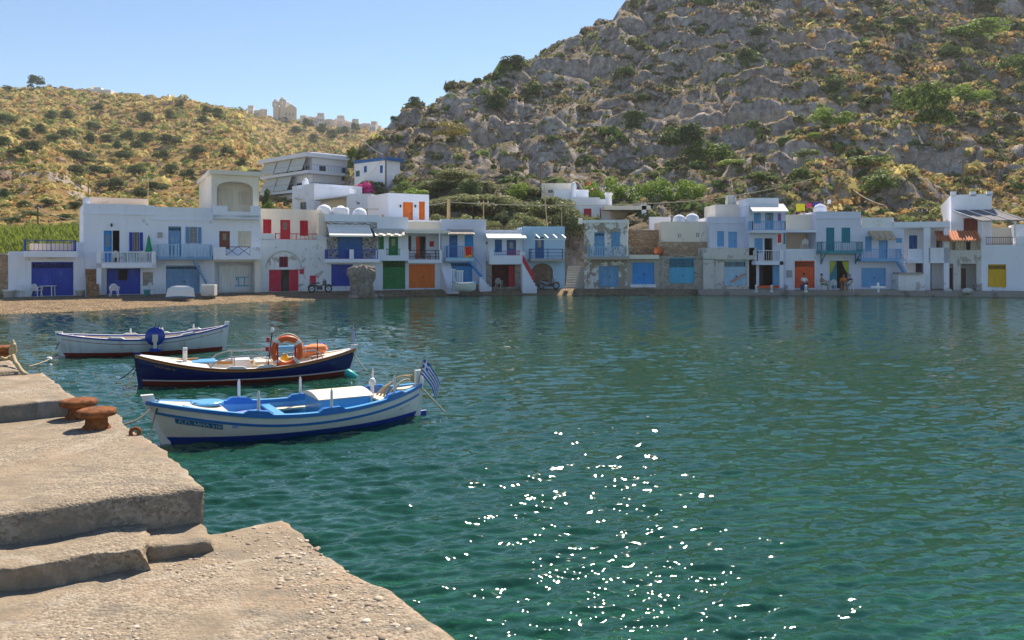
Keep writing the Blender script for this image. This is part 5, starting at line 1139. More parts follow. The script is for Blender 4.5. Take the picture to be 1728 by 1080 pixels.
def textmesh(txt, size, mat, parent, M, name='lettering', ext=.004):
    c = bpy.data.curves.new('t', 'FONT'); c.body = txt; c.size = size; c.extrude = ext; c.align_x = 'LEFT'; o = bpy.data.objects.new('t', c); COL.objects.link(o)
    me = bpy.data.meshes.new_from_object(o.evaluated_get(bpy.context.evaluated_depsgraph_get())); bpy.data.objects.remove(o); me.materials.clear(); me.materials.append(mat); me.transform(M)
    return link(name, me, parent)
def hull_text(b, t0, t1, dz, txt, size, mat, proud=.02):
    """lettering bent onto the near (-y) side of the hull, following its sheer"""
    o = textmesh(txt, size, mat, b.root, Matrix.Identity(4)); xs = [v.co.x for v in o.data.vertices]; k = (t1-t0)/max(xs)
    for v in o.data.vertices:
        t_ = t0+k*v.co.x; z = b.zs(t_)+dz+v.co.y; v.co = Vector((b.xx(t_, z), -b.yy(t_, z)-proud-v.co.z, z))
    return o
# -- nearest: white and blue
b1 = Boat('white wooden boat with two blue stripes and a cream engine box, nearest the pier', (-5.66, 13.02), math.radians(30.7), 4.5, 1.7, (.70, .40, .60), [BDB, BDB, BW, BW, BW], .07, (.26, .06))
b1.inner(BLB, .08, gloss('floor_teal', (.015, .14, .20), .5)); b1.gunwale(BB, .04, .075, .05, 0, 1, BLB); b1.strake(BB, -.155, .045)
b1.stem(0, .10, BW, .11, .13); b1.stem(1, .26, BW, .09, .11); b1.deck(.03, .20, BCR, -.01, 'foredeck'); b1.bulkhead(.20, BCR, -.01)
x = .15*b1.L; MB().lathe([(.27, 0), (.27, .035), (.24, .05)], 20, (x, 0, b1.zs(.15)+.02)).build('deck_hatch', BLB, b1.root)
MB().cbox(.215*b1.L, .385*b1.L, -b1.hb(.3)+.12, b1.hb(.3)-.12, b1.zs(.3)-.20, b1.zs(.3)-.16, .01).build('fore_bench', BPUR, b1.root); b1.thwart(.40, .16, BLB, -.06)
for sd in (-1, 1): MB().cbox(.41*b1.L, .56*b1.L, sd*(b1.hb(.48)-.30) if sd > 0 else -b1.hb(.48)+.08, b1.hb(.48)-.08 if sd > 0 else -b1.hb(.48)+.30, b1.zs(.5)-.17, b1.zs(.5)-.13, .008).build('side_bench', BCR, b1.root)
x0, x1, z0, zt = .55*b1.L, .75*b1.L, .08, b1.zs(.6)+.13
eb = MB().cbox(x0, x1, -.42, .50, z0, zt, .015).build('engine_box', BLB, b1.root)
n = 8; mb = MB(); pts = [(x0-.05, -.48+1.04*k/n, zt+.012+.075*math.sin(math.pi*k/n)) for k in range(n+1)]+[(x0-.05, .56, zt), (x0-.05, -.48, zt)]; mb.poly(pts, (x1-x0+.10, 0, 0)); mb.build('lid', BCR, eb)
MB().tube([(.80*b1.L, .05, .1), (.80*b1.L, .05, .72)], .035, 8).build('exhaust_pipe', BW, b1.root); mb = MB(); mb.lathe([(.06, 0), (.07, .06), (.04, .12), (.02, .13)], 12, (.80*b1.L, .05, .64)); mb.build('exhaust_cap', BW, b1.root)
b1.thwart(.83, .3, BCR, -.06); b1.deck(.90, .985, BCR, -.03, 'aft_deck')
for t_, sd in ((.30, -1), (.30, 1), (.565, -1), (.55, 1), (.845, -1), (.84, 1)): b1.thole(t_, sd, BB, BW)
pl = b1; z_ = b1.zs(.1)-.26; mb = MB()
ta, tb = .055, .185; za, zb = b1.zs(ta)-.21, b1.zs(tb)-.21
for k in range(6):
    t_ = ta+(tb-ta)*k/5; zc = za+(zb-za)*k/5
    mb.v += [(b1.xx(t_, zc), -b1.yy(t_, zc)-.015, zc), (b1.xx(t_, zc-.085), -b1.yy(t_, zc-.085)-.015, zc-.085)]
mb.f = [(2*k, 2*k+1, 2*k+3, 2*k+2) for k in range(5)]; mb.m = [0]*5; mb.build('name_plate', gloss('plate', (.02, .16, .34)), b1.root)
hull_text(b1, .062, .18, -.275, 'Λ.Π. ΜΗΛ 210', .068, gloss('letter_pale', (.55, .66, .72)), .026)
hull_text(b1, .875, .94, -.30, 'ΜΗΛΟΣ', .055, BW, .01)
mb = MB(); mb.cbox(b1.L-.75, b1.L+.16, -.035, .035, -.35, .09, .01); mb.build('rudder', BDB, b1.root)
mb = MB()
for k in range(3): a = k*2.09; mb.poly([(b1.L-.16, 0, -.02), (b1.L-.15, .12*math.cos(a-.4), .12*math.sin(a-.4)-.02), (b1.L-.13, .12*math.cos(a+.4), .12*math.sin(a+.4)-.02)], (.012, 0, 0))
mb.build('propeller', plain('bronze', (.35, .22, .08), .4, .1, 5, 0, .8), b1.root)
MB().tube([(.12*b1.L, -.12, b1.zs(.1)), (.10*b1.L, -.12, b1.zs(.1)+.02)], .03, 6).build('fairlead', STEEL, b1.root)
# -- middle: navy
b2 = Boat('navy blue wooden boat with ochre rail, grey hoops and a mounted lifebuoy', (-8.78, 18.95), math.radians(21.5), 4.95, 1.7, (.72, .36, .66), [BRED, BW, BNAVY, BNAVY, BOCH], .10, (.10, .14))
b2.inner(BW, .10, BCR); b2.gunwale(BOCH, .03, .13, .06, 0, 1, BW); b2.strake(BRED, -.004, .022, .045)
b2.stem(0, .06, BNAVY, .10, .10); b2.stem(1, .10, BW, .09, .10); b2.deck(.03, .30, BCR, -.01, 'foredeck'); b2.bulkhead(.30, BW, -.01); b2.deck(.80, .985, BCR, -.02, 'aft_deck'); b2.bulkhead(.80, BW, -.02)
zz = b2.zs(.21); MB().cbox(.20*b2.L-.05, .20*b2.L+.05, -.05, .05, zz, zz+.36, .01).build('bitt', BW, b2.root); MB().cbox(.20*b2.L-.04, .20*b2.L+.04, -.13, .13, zz+.22, zz+.28, .01).build('cross_pin', BW, b2.root)
MB().cbox(.23*b2.L, .34*b2.L, -.1, .55, zz-.03, zz+.01, .01).build('board', BLB, b2.root); MB().tube([(.13*b2.L, .25, zz+.03), (.26*b2.L, .45, zz+.01)], .045, 8).build('oar_end', plain('varnish', (.36, .17, .05), .35), b2.root)
for sd in (-1, 1):
    pts = [b2.edge(.31, .04, .0, sd), b2.edge(.345, .10, .17, sd), b2.edge(.40, .12, .27, sd), b2.edge(.62, .12, .27, sd), b2.edge(.80, .12, .24, sd), b2.edge(.83, .08, .12, sd), b2.edge(.84, .05, 0, sd)]
    MB().tube(pts, .018, 7).build('hoop_rail', STEEL, b2.root)
    for t_ in (.42, .57, .72): p = b2.edge(t_, .11, 0, sd); MB().tube([p, p+Vector((0, 0, .26))], .013, 6).build('rail_post', STEEL, b2.root)
MB().cbox(.42*b2.L, .50*b2.L, -.25, .3, .12, .52, .02).build('instrument_box', BW, b2.root); MB().cbox(.52*b2.L, .62*b2.L, -.3, .35, .10, .46, .03).build('engine_cover', BCR, b2.root)
for t_ in (.43, .565): b2.thole(t_, -1, BW); b2.thole(t_, 1, BW)
p = b2.edge(.575, .12, 0, -1); ms_ = MB(); ms_.tube([p, p+Vector((.10, 0, .86))], .014, 6).build('antenna_mast', IRON, b2.root); MB().lathe([(.03, 0), (.045, .05), (.03, .11)], 8, tuple(p+Vector((.10, 0, .84)))).build('mast_light', PLAST, b2.root)
for k, dz in enumerate((.38, .60)): MB().cbox(p.x+.02*k-.06, p.x+.02*k+.02, p.y-.03, p.y+.03, p.z+dz, p.z+dz+.12, .015).build('red_lamp', gloss('lampred', (.55, .02, .02)), b2.root)
for k in (0, 1): q = b2.edge(.62+.085*k, .11, 0, -1); MB().tube([q, q+Vector((0, 0, .58))], .022, 6).build('buoy_bracket', gloss('bracketred', (.5, .02, .015)), b2.root)
q = b2.edge(.815, .10, 0, -1); MB().tube([q, q+Vector((0, 0, .5))], .012, 6).build('stanchion', IRON, b2.root)
hull_text(b2, .075, .16, -.17, 'ΝΗΣΩΝ 2ΜΗ 194', .075, gloss('letter_gold', (.42, .26, .12)), .012)
mb = MB(); mb.cbox(.60*b2.L, .86*b2.L, .35, .55, .62, .74, .02); o = mb.build('rolled_sail', BLB, b2.root); MB().cbox(.86*b2.L, .885*b2.L, .33, .57, .58, .78, .02).build('sail_end', BDB, b2.root)
# lifebuoy hangs on the boat: its own thing
ORG = gloss('buoy_orange', (.78, .13, .02), .45); cpt = b2.edge(.665, .14, .33, -1); wp_ = b2.w(*cpt)
lb = tag(empty('lifebuoy', wp_, math.radians(21.5)), 'orange lifebuoy with white bands mounted on the navy boat', 'lifebuoy')
MB().torus((0, 0, 0), .315, .075, 'y', 36, 12).build('ring', ORG, lb, True)
for a in (.7, 2.3, 3.9, 5.5): MB().torus((0, 0, 0), .315, .079, 'y', 4, 12, 0, a-.13, a+.13).build('band', BW, lb, True)
pts = []
for k in range(33): a = 2*math.pi*k/32; rr_ = .40+.035*abs(math.sin(2*(a-.7))); pts.append((rr_*math.cos(a), -.02, rr_*math.sin(a)))
MB().tube(pts, .011, 5, 0, False).build('grab_line', BCR, lb)
def lumpy(name, label, cat, c, r, mat, seed, parent=None, amp=.25):
    bm = bmesh.new(); bmesh.ops.create_icosphere(bm, subdivisions=3, radius=1)
    for v in bm.verts: v.co = Vector((v.co.x*r[0], v.co.y*r[1], v.co.z*r[2]))*(1+amp*mnoise.noise(v.co*1.7+Vector((seed, 0, 0)))+.5*amp*mnoise.noise(v.co*4+Vector((0, seed, 0))))
    me = bpy.data.meshes.new(name); bm.to_mesh(me); bm.free(); me.materials.append(mat); me.polygons.foreach_set('use_smooth', [True]*len(me.polygons)); o = link(name, me, parent, c)
    return tag(o, label, cat) if label else o
o = lumpy('life_jackets', 'heap of folded orange life jackets in the stern of the navy boat', 'life jacket', b2.w(.80*b2.L, .02, .66), (.42, .22, .13), gloss('jacket', (.70, .22, .08), .8), 3); o.rotation_euler = (0, -.12, math.radians(21.5))
lumpy('yellow_bag', 'small yellow bag seen through the lifebuoy', 'bag', b2.w(.665*b2.L, -.12, .50), (.09, .07, .12), gloss('bagyellow', (.65, .40, .02), .6), 5)
lumpy('net_heap', 'cream net heap amidships in the navy boat', 'net', b2.w(.54*b2.L, -.4, .30), (.2, .14, .10), ROPE, 8)
o = MB(); o.lathe([(.03, -.17), (.09, -.14), (.10, 0), (.09, .14), (.03, .17)], 12); fd = o.build('fender', gloss('turquoise', (.02, .45, .42), .4), None, True, tuple(P(592, 625, 20.2))); fd.rotation_euler = (0, 2.2, .3); fd.location.z = .06; tag(fd, 'turquoise fender floating at the stern of the navy boat', 'fender')
# -- far: white
b3 = Boat('plain white rowing boat with a thin blue rail and rust stains, farthest from us', (-13.72, 24.45), math.radians(23), 4.7, 1.65, (.70, .50, .80), [BRED, BRED, BWD, BWD, BDB], .08, (.12, .10))
b3.inner(BCR, .12, BCR); b3.gunwale(BDB, .03, .10, .035, 0, 1, BW); b3.strake(gloss('thinred', (.30, .04, .05)), -.14, .018, .006)
b3.stem(0, .05, BW, .10, .14); b3.stem(1, .12, BW, .09, .10); b3.deck(.03, .14, BCR, -.05, 'foredeck'); b3.deck(.88, .985, BCR, -.05, 'aft_deck')
for t_ in (.3, .5, .7): b3.thwart(t_, .2, BW, -.12)
for t_, sd in ((.33, -1), (.52, -1), (.76, -1), (.40, 1), (.60, 1), (.80, 1)): b3.thole(t_, sd, BW, BW if sd > 0 else None, .18)
rl = tag(empty('net_winch', b3.w(.56*b3.L, -b3.hb(.56)-.16, .60), math.radians(23)), 'round blue net winch hanging over the side of the white rowing boat', 'winch')
mb = MB(); prof = [(.04, -.07), (.28, -.07), (.28, -.05), (.10, -.03), (.10, .03), (.28, .05), (.28, .07), (.04, .07)]; mb.lathe(prof, 24); mb.xf(Matrix.Rotation(math.pi/2, 4, 'X')); mb.build('drum', BDB, rl, True)
MB().cbox(-.08, .08, -.12, -.06, -.16, .06, .01).build('bracket', BCR, rl); MB().cbox(-.05, .05, -.12, .18, -.40, -.14, .01).build('arm', BCR, rl); MB().lathe([(.16, -.46), (.18, -.38), (.06, -.34)], 14).build('foot', BDB, rl)
mb = MB(); mb.tube([(-.02, .02, .25), (.03, .04, .42)], .012, 5); mb.tube([(.08, .02, .25), (.12, .04, .40)], .012, 5); mb.build('roller_pins', IRON, rl)
# ---------------------------------------------------------------- flags
def flagmat():
    t = NT('striped_flag'); uv = t.n('ShaderNodeUVMap'); s_ = t.n('ShaderNodeSeparateXYZ'); t.l(uv.outputs[0], s_.inputs[0]); u, v = s_.outputs[0], s_.outputs[1]
    stripe = t.math('GREATER_THAN', t.math('FRACT', t.math('MULTIPLY', t.math('SUBTRACT', 1.0, v), 4.5)), .5)
    can = t.math('MULTIPLY', t.math('LESS_THAN', u, .37), t.math('GREATER_THAN', v, .444))
    cx = t.math('LESS_THAN', t.math('ABSOLUTE', t.math('SUBTRACT', u, .185)), .037); cy = t.math('LESS_THAN', t.math('ABSOLUTE', t.math('SUBTRACT', v, .722)), .0556)
    cross = t.math('MAXIMUM', cx, cy); f = t.math('ADD', t.math('MULTIPLY', can, cross), t.math('MULTIPLY', t.math('SUBTRACT', 1.0, can), stripe))
    t.col(t.mix(f, (.02, .10, .45), (.78, .78, .80))); return t.set(Roughness=.85)
FLAG = flagmat()
def flag(label, base, tipv, ln, hoist, droop, sway):
    """cloth hanging from the upper part of a staff; the cloth is blown along 'sway' and droops"""
    base, tipv = Vector(base), Vector(tipv); o = tag(empty('flag', base), label, 'flag'); MB().tube([(0, 0, 0), tipv-base], .011, 6).build('staff', plain('staff', (.35, .28, .18), .6), o)
    d = (base-tipv).normalized(); top = tipv-base; n, m = 14, 8; V, UV, F4 = [], [], []
    for i in range(n+1):
        u = i/n
        for j in range(m+1):
            v = j/m; p = top+d*hoist*v+Vector(sway)*ln*u+Vector((0, 0, -droop*u*u*ln))+Vector((-sway[1], sway[0], 0))*.07*math.sin(u*9+v*2)*u; V.append(p); UV.append((u, 1-v))
    for i in range(n):
        for j in range(m): F4.append((i*(m+1)+j, (i+1)*(m+1)+j, (i+1)*(m+1)+j+1, i*(m+1)+j+1))
    me = bpy.data.meshes.new('cloth'); me.from_pydata(V, [], F4); ul = me.uv_layers.new(name='uv')
    for lp in me.loops: ul.data[lp.index].uv = UV[lp.vertex_index]
    me.materials.append(FLAG); me.polygons.foreach_set('use_smooth', [True]*len(F4)); link('cloth', me, o); return o
a = b1.w(b1.L-.02, -.06, .62); flag('blue and white striped flag drooping from the stern of the nearest boat', a, a+Vector((.10, .02, .46)), .42, .30, .75, (.72, -.1, -.35))
a = b2.w(b2.L-.02, 0, .72); flag('small blue and white striped flag above the stern of the navy boat', a, a+Vector((.10, .05, .62)), .30, .36, .9, (.12, -.05, -.35))
# ---------------------------------------------------------------- ropes
def rope(label, pts, r=.012, mat=ROPE, sag=0.0, cat='rope', n=14):
    pts = [Vector(p) for p in pts]; out = []
    for i in range(len(pts)-1):
        for k in range(n): f = k/n; q = pts[i].lerp(pts[i+1], f); q.z -= sag*4*f*(1-f); out.append(q)
    out.append(pts[-1]); return tag(MB().tube(out, r, 6).build('mooring_rope', mat, None, True), label, cat)
bow1 = b1.w(-.18, 0, .58); bol = PS(7.19, 1.23, ZP[1]+.05)
rope('dark mooring rope from the nearest boat to the rusty bollards', [bow1, bol], .014, DROPE, .10)
rope('dark rope dropping from the nearest bow to the pier edge', [P(268, 672, 13.05), P(262, 700, 12.7), P(249, 744, 12.2)], .013, DROPE, .04)
bow2 = b2.w(-.02, 0, .55); rope('thin mooring rope slanting into the water from the navy bow', [bow2, P(202, 640, 18.4), P(196, 646, 18.0)], .012, DROPE, .05); rope('second mooring rope from the navy bow to the water', [bow2+Vector((0, -.03, -.06)), P(214, 650, 18.0), P(208, 656, 17.7)], .012, DROPE, .04)
bow3 = b3.w(-.05, 0, .45); rope('dark mooring rope from the white rowing boat to a float', [bow3, P(84, 606, 23.2)], .014, DROPE, .05); rope('pale line from the float towards the pier', [P(84, 606, 23.2), P(48, 618, 20.5)], .011, ROPE, .02)
lumpy('float', 'small pale float on the mooring line of the white rowing boat', 'float', P(83, 606, 23.2), (.08, .08, .07), PLAST, 2)
rope('tan boat hook line trailing aft from the nearest stern', [b1.w(b1.L+.02, -.05, .55), P(752, 697, 15.2)], .013, plain('pole_tan', (.42, .36, .22), .7), .0); rope('pale stern line of the navy boat running down to the water', [b2.w(b2.L, 0, .68), P(620, 627, 20.4)], .012, plain('line_grey', (.40, .38, .30), .8), .05)
rope('grey line leading away behind the navy boat', [b2.w(.55*b2.L, .7, .5), P(392, 562, 27.0)], .01, DROPE, .05)
for k in range(5):
    c0 = b1.w(.90*b1.L, .25-.1*k, b1.zs(.93)+.06+.05*(k % 3)); c1 = b1.w(b1.L-.10, -.02, b1.zs(1)+.16-.03*k); c2 = b1.w(.80*b1.L+.05*k, .1-.1*k, .30)
    rope(['uppermost', 'second', 'third', 'fourth', 'lowest'][k]+' strand of the tan rope coil at the nearest stern', [c1, c0, c2], .018, ROPE, -.06)
# ---------------------------------------------------------------- on the pier
t = NT('rust'); a = t.mix(t.ramp(t.noise(9, 6, .7), [(.3, 0.0), (.7, 1.0)]), (.10, .035, .015), (.36, .14, .05)); a = t.mix(t.ramp(t.noise(26, 4), [(.55, 0.0), (.7, .8)]), a, (.05, .025, .02)); t.col(a); t.bump(t.noise(22, 6, .7), .8, .015); RUST = t.set(Roughness=.9, **{'Specular IOR Level': .2})
def bollard(px, py, H, zt, label, sc_=1.0):
    s_, w_ = pier_sw(px, py, H); p = PS(s_, w_, zt); o = tag(empty('mooring_bollard', p), label, 'bollard', 'rusty pier bollards')
    MB().lathe([(.115*sc_, -.03), (.105*sc_, .015), (.085*sc_, .035), (.082*sc_, .09), (.10*sc_, .105)], 22, (0, 0, 0), 0, .03).build('post', RUST, o, True)
    MB().lathe([(.09*sc_, .09), (.145*sc_, .105), (.152*sc_, .125), (.145*sc_, .148), (.12*sc_, .158), (.04*sc_, .162)], 26, (0, 0, 0), 0, .035).build('cap', RUST, o, True); return o
bollard(163, 722, 1.386, ZP[1], 'rusty mushroom bollard on the second pier slab, nearer of the pair'); bollard(133, 704, 1.386, ZP[1], 'rusty mushroom bollard on the second pier slab, farther of the pair')
bollard(2, 606, 1.20, ZP[3], 'rusty bollard at the left picture edge with rope beside it')
s_, w_ = pier_sw(228, 734, 1.386); rg = tag(MB().torus((0, 0, 0), .032, .015, 'y', 16, 8).build('mooring_ring', RUST, None, True, PS(s_, w_, ZP[1]+.02)), 'small rusty ring at the slab edge right of the bollards', 'ring'); rg.rotation_euler = (0, .2, .5)
pr = [P(2, 588, 9.0), P(17, 586, 9.1), P(22, 600, 9.0), P(30, 615, 8.8), P(45, 632, 8.6)]; pr[0].z = pr[1].z = ZP[4]+.04
rope('tan rope hanging over the pier edge from the left bollard', pr, .022, ROPE, .02); lumpy('rope_knot', 'knotted tan rope bundle hanging on the pier edge', 'rope', P(22, 590, 9.05), (.035, .035, .09), ROPE, 4, None, .4)
# ================================================================ quay in front of the right half
QC = plaster('quay_concrete', (.34, .31, .28), .25, .9, (.16, .14, .12))
q = [(1178, 1300), (1300, 1420), (1420, 1520), (1520, 1610), (1610, 1760)]; qr = struct(empty('quay', (0, 0, 0)), 'narrow concrete quay in front of the right hand houses')
for i, (a, b) in enumerate(q):
    A0, A1 = yw(a)+.15, yw(b)+.15; xa, xb = (a-CXP)/FPX*A0, (b-CXP)/FPX*A1; xa2, xb2 = (a-CXP)/FPX*(yh(a)+3), (b-CXP)/FPX*(yh(b)+3); zt = .40-.03*(i % 2)
    MB().poly([(xa+.01, A0, -.8), (xb-.01, A1, -.8), (xb2-.01, yh(b)+3, -.8), (xa2+.01, yh(a)+3, -.8)], (0, 0, .8+zt)).build('quay_slab', QC, qr)
def gnd(px, py):
    """point on the ground strip in front of the houses"""
    Y = (CZ-G0)*FPX/(py-HYP); Y = min(Y, yh(px)-.15); return Vector(((px-CXP)/FPX*Y, Y, max(G0 if px < 1178 else .40, float(gz(px, Y)) if px < 1178 else .40)))
# ---------------------------------------------------------------- chairs and tables
def make_chair(mat):
    o = empty('plastic_chair', (0, 0, 0)); MB().cbox(-.22, .22, -.2, .22, .40, .43, .012).build('seat', mat, o)
    for sx in (-1, 1):
        for sy in (-1, 1): MB().tube([(sx*.19, sy*.17, .41), (sx*.25, sy*.23+.02, 0)], [.028, .022], 6).build('leg', mat, o)
        MB().tube([(sx*.25, -.2, .40), (sx*.27, -.22, .62), (sx*.27, .18, .64), (sx*.24, .23, .42)], .024, 6).build('armrest', mat, o)
    mb = MB(); pts = [(.24*math.cos(a), .22+.06*math.sin(a)*.3, .42+.42*math.sin(a)**.7) for a in [math.pi*k/12 for k in range(13)]]; mb.tube(pts, .026, 6)
    for k in range(5): x = -.15+.075*k; mb.box(x-.02, x+.02, .215, .232, .43, .80-.5*x*x*4)
    mb.build('backrest', mat, o); return o
CH0 = make_chair(PLAST); used = []
def chair(px, py, rz, label, dep=None, pos=None):
    c = CH0 if not used else copytree(CH0); used.append(1); c.location = pos if pos is not None else gnd(px, py); c.rotation_euler = (0, 0, rz); return tag(c, label, 'chair', 'white plastic chairs')
chair(36, 500, 2.7, 'white plastic armchair left of the low blue garage'); chair(62, 499, 3.0, 'white plastic chair in front of the low blue garage'); chair(193, 500, 3.4, 'white plastic chair before the second blue garage')
chair(258, 497, 2.6, 'white plastic chair beside the green bucket'); chair(1405, 489, 3.14, 'empty white plastic chair facing the teal door'); chair(1384, 490, 1.7, 'white plastic chair under the seated man in green'); chair(1433, 491, 3.3, 'white plastic chair hung with a white bag')
pz = H10.world(842, 484, .8); chair(842, 484, 2.8, 'white plastic chair inside the open red garage', pos=Vector((pz.x, pz.y, G0+.02))); pz = H2.world(199, 444, -.5)
chair(0, 0, 2.9, 'white plastic armchair on the balcony of the royal blue house', pos=Vector((pz.x, pz.y, H2.z0+H2.z(199, 444, -.5)))); pz = H2.world(240, 444, -.5); chair(0, 0, 3.5, 'pale plastic chair right of the green balcony table', pos=Vector((pz.x, pz.y, H2.z0+H2.z(240, 444, -.5))))
pz = H17.world(1357, 420, .8); chair(0, 0, 3.2, 'white plastic chair on the loggia above the red orange garage', pos=Vector((pz.x, pz.y, H17.z0+H17.z(1357, 420, .8))))
def table(name, p, mat, label, w_=.7, h_=.72):
    o = tag(empty(name, p, .1), label, 'table'); MB().cbox(-w_/2, w_/2, -.3, .3, h_-.04, h_, .01).build('table_top', mat, o)
    for sx in (-1, 1):
        for sy in (-1, 1): MB().tube([(sx*w_*.4, sy*.24, 0), (sx*w_*.38, sy*.22, h_-.04)], .025, 6).build('leg', mat, o)
    return o
table('plastic_table', gnd(81, 499), PLAST, 'small white plastic table in front of the low blue garage', .85); pz = H2.world(221, 444, -.5); table('green_table', Vector((pz.x, pz.y, H2.z0+H2.z(221, 444, -.5))), W('aqua'), 'green table on the royal blue balcony', 1.0); table('small_table', gnd(1395, 489), PLAST, 'small table between the seated people by the teal door', .5)
def pot(px, py, r_, h_, mat, label, cat='pot', name='flower_pot'):
    p = gnd(px, py); return tag(MB().lathe([(r_*.8, 0), (r_, h_*.85), (r_*1.06, h_*.86), (r_*1.06, h_), (r_*.9, h_), (r_*.85, h_*.8)], 14).build(name, mat, None, True, p), label, cat)
pot(15, 501, .36, .5, PLAST, 'round white tub at the left end of the row'); pot(137, 499, .34, .42, PLAST, 'round white tub between the two blue garages'); pot(248, 499, .2, .42, W('aqua'), 'green bucket beside the steel blue house', 'bucket', 'bucket')
p = H13.world(1112, 428, 1.5); o = tag(MB().lathe([(.3, 0), (.42, .3), (.40, .55), (.28, .62), (.3, .66), (.24, .66)], 14).build('clay_jar', plain('clay', (.42, .12, .05), .85), None, True, Vector((p.x, p.y, H13.z0+H13.z(1112, 430, 1.5)))), 'orange clay jar on the flat terrace beside the stone wall', 'jar')
for (h, px, py, rr_, lb) in ((H5, 547, 360, .60, 'white domed water tank left of the three on the roofs'), (H6, 575, 364, .68, 'white flat-topped water tank between the two domes'), (H6, 607, 365, .58, 'white domed water tank right of the three, above the dark stone house'), (H14, 1146, 375, .55, 'left white dome of the pair on the cream wall'), (H14, 1168, 374, .60, 'right white dome of the pair on the cream wall'), (H18, 1384, 357, .55, 'white tank with yellow rim on the teal house roof')):
    d_ = 3.0; p = h.world(px, py, d_); prof = [(rr_, -1.2), (rr_, rr_*.35), (rr_*.92, rr_*.7), (rr_*.65, rr_*1.0), (rr_*.3, rr_*1.14), (.03, rr_*1.18)] if 'flat' not in lb else [(rr_, -1.2), (rr_, rr_*.8), (rr_*.9, rr_*.95), (rr_*.5, rr_*1.0), (.2, rr_*1.15)]
    tk = tag(empty('water_tank', p), lb, 'water tank'); MB().lathe(prof, 18).build('tank', CLEAN, tk, True); MB().lathe([(.16, rr_*1.05), (.16, rr_*1.22), (.05, rr_*1.25)], 10).build('lid', CLEAN, tk)
# ---------------------------------------------------------------- cloths
def cloth(h, px0, py0, px1, py1, dep, c1, c2, label, name='towel'):
    x0, x1, z0, z1 = h.rect(px0, py0, px1, py1, dep); a = h.root.rotation_euler.z; mb = MB(); n = 10
    for i in range(n):
        for j in range(6):
            def pt(i_, j_): u, v = i_/n, j_/6; return (x0+(x1-x0)*u, dep-.03-.03*math.sin(u*9+v), z1-(z1-z0)*v*(1+.05*math.sin(u*7)))
            mb.add([pt(i, j), pt(i+1, j), pt(i+1, j+1), pt(i, j+1)], [(0, 1, 2, 3)], 1 if (i in (0, n-1) or j == 5) else 0)
    o = mb.build(name, [c1, c2], None, True); o.location = h.root.location; o.rotation_euler = h.root.rotation_euler; return tag(o, label, 'towel' if 'cloth' not in label else 'cloth')
RD, YL = plain('towel_red', (.62, .02, .02), .95), plain('towel_yellow', (.80, .35, .02), .95)
cloth(H9, 784, 416, 797, 434, -1.2, RD, YL, 'red towel with yellow border over the bright blue balcony'); cloth(H16, 1311, 395, 1319, 413, -1.1, RD, plain('towel_white', (.75, .75, .75)), 'red towel hanging between the two blue white balconies'); cloth(H16, 1312, 360, 1318, 373, -.9, plain('towel_purple', (.18, .10, .40)), plain('towel_purple', (.18, .10, .40)), 'purple towel on the top balcony under the white awning')
for (a, b, t_, bt, c_, lb) in ((1343, 1358, 344, 356, (.62, .58, .03), 'yellow cloth on the roof washing line'), (1361, 1369, 343, 350, (.68, .05, .16), 'pink cloth on the roof washing line'), (1372, 1386, 342, 348, (.07, .06, .34), 'dark blue cloth on the roof washing line'), (1396, 1402, 337, 344, (.78, .76, .74), 'white cloth at the right end of the washing line')):
    m = plain('wash%d' % a, c_, .95); cloth(H17, a, t_, b, bt, 3.5, m, m, lb, 'washing')
p0, p1 = H17.world(1335, 343, 3.55), H17.world(1414, 335, 3.55); rope('thin washing line strung behind the teal house roof', [p0, p1], .02, IRON, .05, 'line')
pz = H2.world(251, 424, -.6); o = tag(empty('parasol', Vector((pz.x, pz.y, H2.z0+H2.z(251, 440, -.6)))), 'folded green parasol at the right end of the royal blue balcony', 'parasol'); MB().lathe([(.03, 1.75), (.09, 1.6), (.16, 1.1), (.24, .62), (.10, .6)], 10, (0, 0, 0), 0, .12).build('canopy', plain('parasol_green', (.0, .26, .13), .9), o); MB().tube([(0, 0, 0), (0, 0, 1.85)], .025, 6).build('pole', STEEL, o)
# ---------------------------------------------------------------- poles and wires
def pole(px, pb_, pt, Y, r_, label, mat=None, arms=0, lean=0.0):
    p0, p1 = P(px, pb_, Y), P(px+lean, pt, Y); zg = float(gz(px, Y)); p0.z = min(p0.z, zg) if Y > 72 else p0.z; o = tag(empty('utility_pole', p0), label, 'pole'); MB().tube([(0, 0, -.2), (p1-p0)], [r_, r_*.7], 8).build('post', mat or BARK, o)
    for k in range(arms):
        z = (p1-p0).z-.25-.5*k; x = (p1-p0).x; MB().box(x-.5, x+.5, -.04, .04, z-.04, z+.04).build('cross_arm', mat or BARK, o)
        for sx in (-.42, 0, .42): MB().lathe([(.03, 0), (.05, .05), (.03, .14)], 6, (x+sx, 0, z+.04)).build('insulator', PLAST, o)
    return o
TANP = plain('tan_post', (.48, .34, .18), .9)
pole(913, 340, 276, 92, .13, 'dark wooden utility pole with insulators beside the white chimney house', None, 2); pole(651, 330, 258, 104, .12, 'dark utility pole at the foot of the cliff', None, 1); pole(757, 372, 336, 74, .22, 'short thick tan post on the roof behind the orange house', TANP); pole(816, 368, 338, 74, .06, 'thin pale pole with a lamp behind the roofs', TANP, 1)
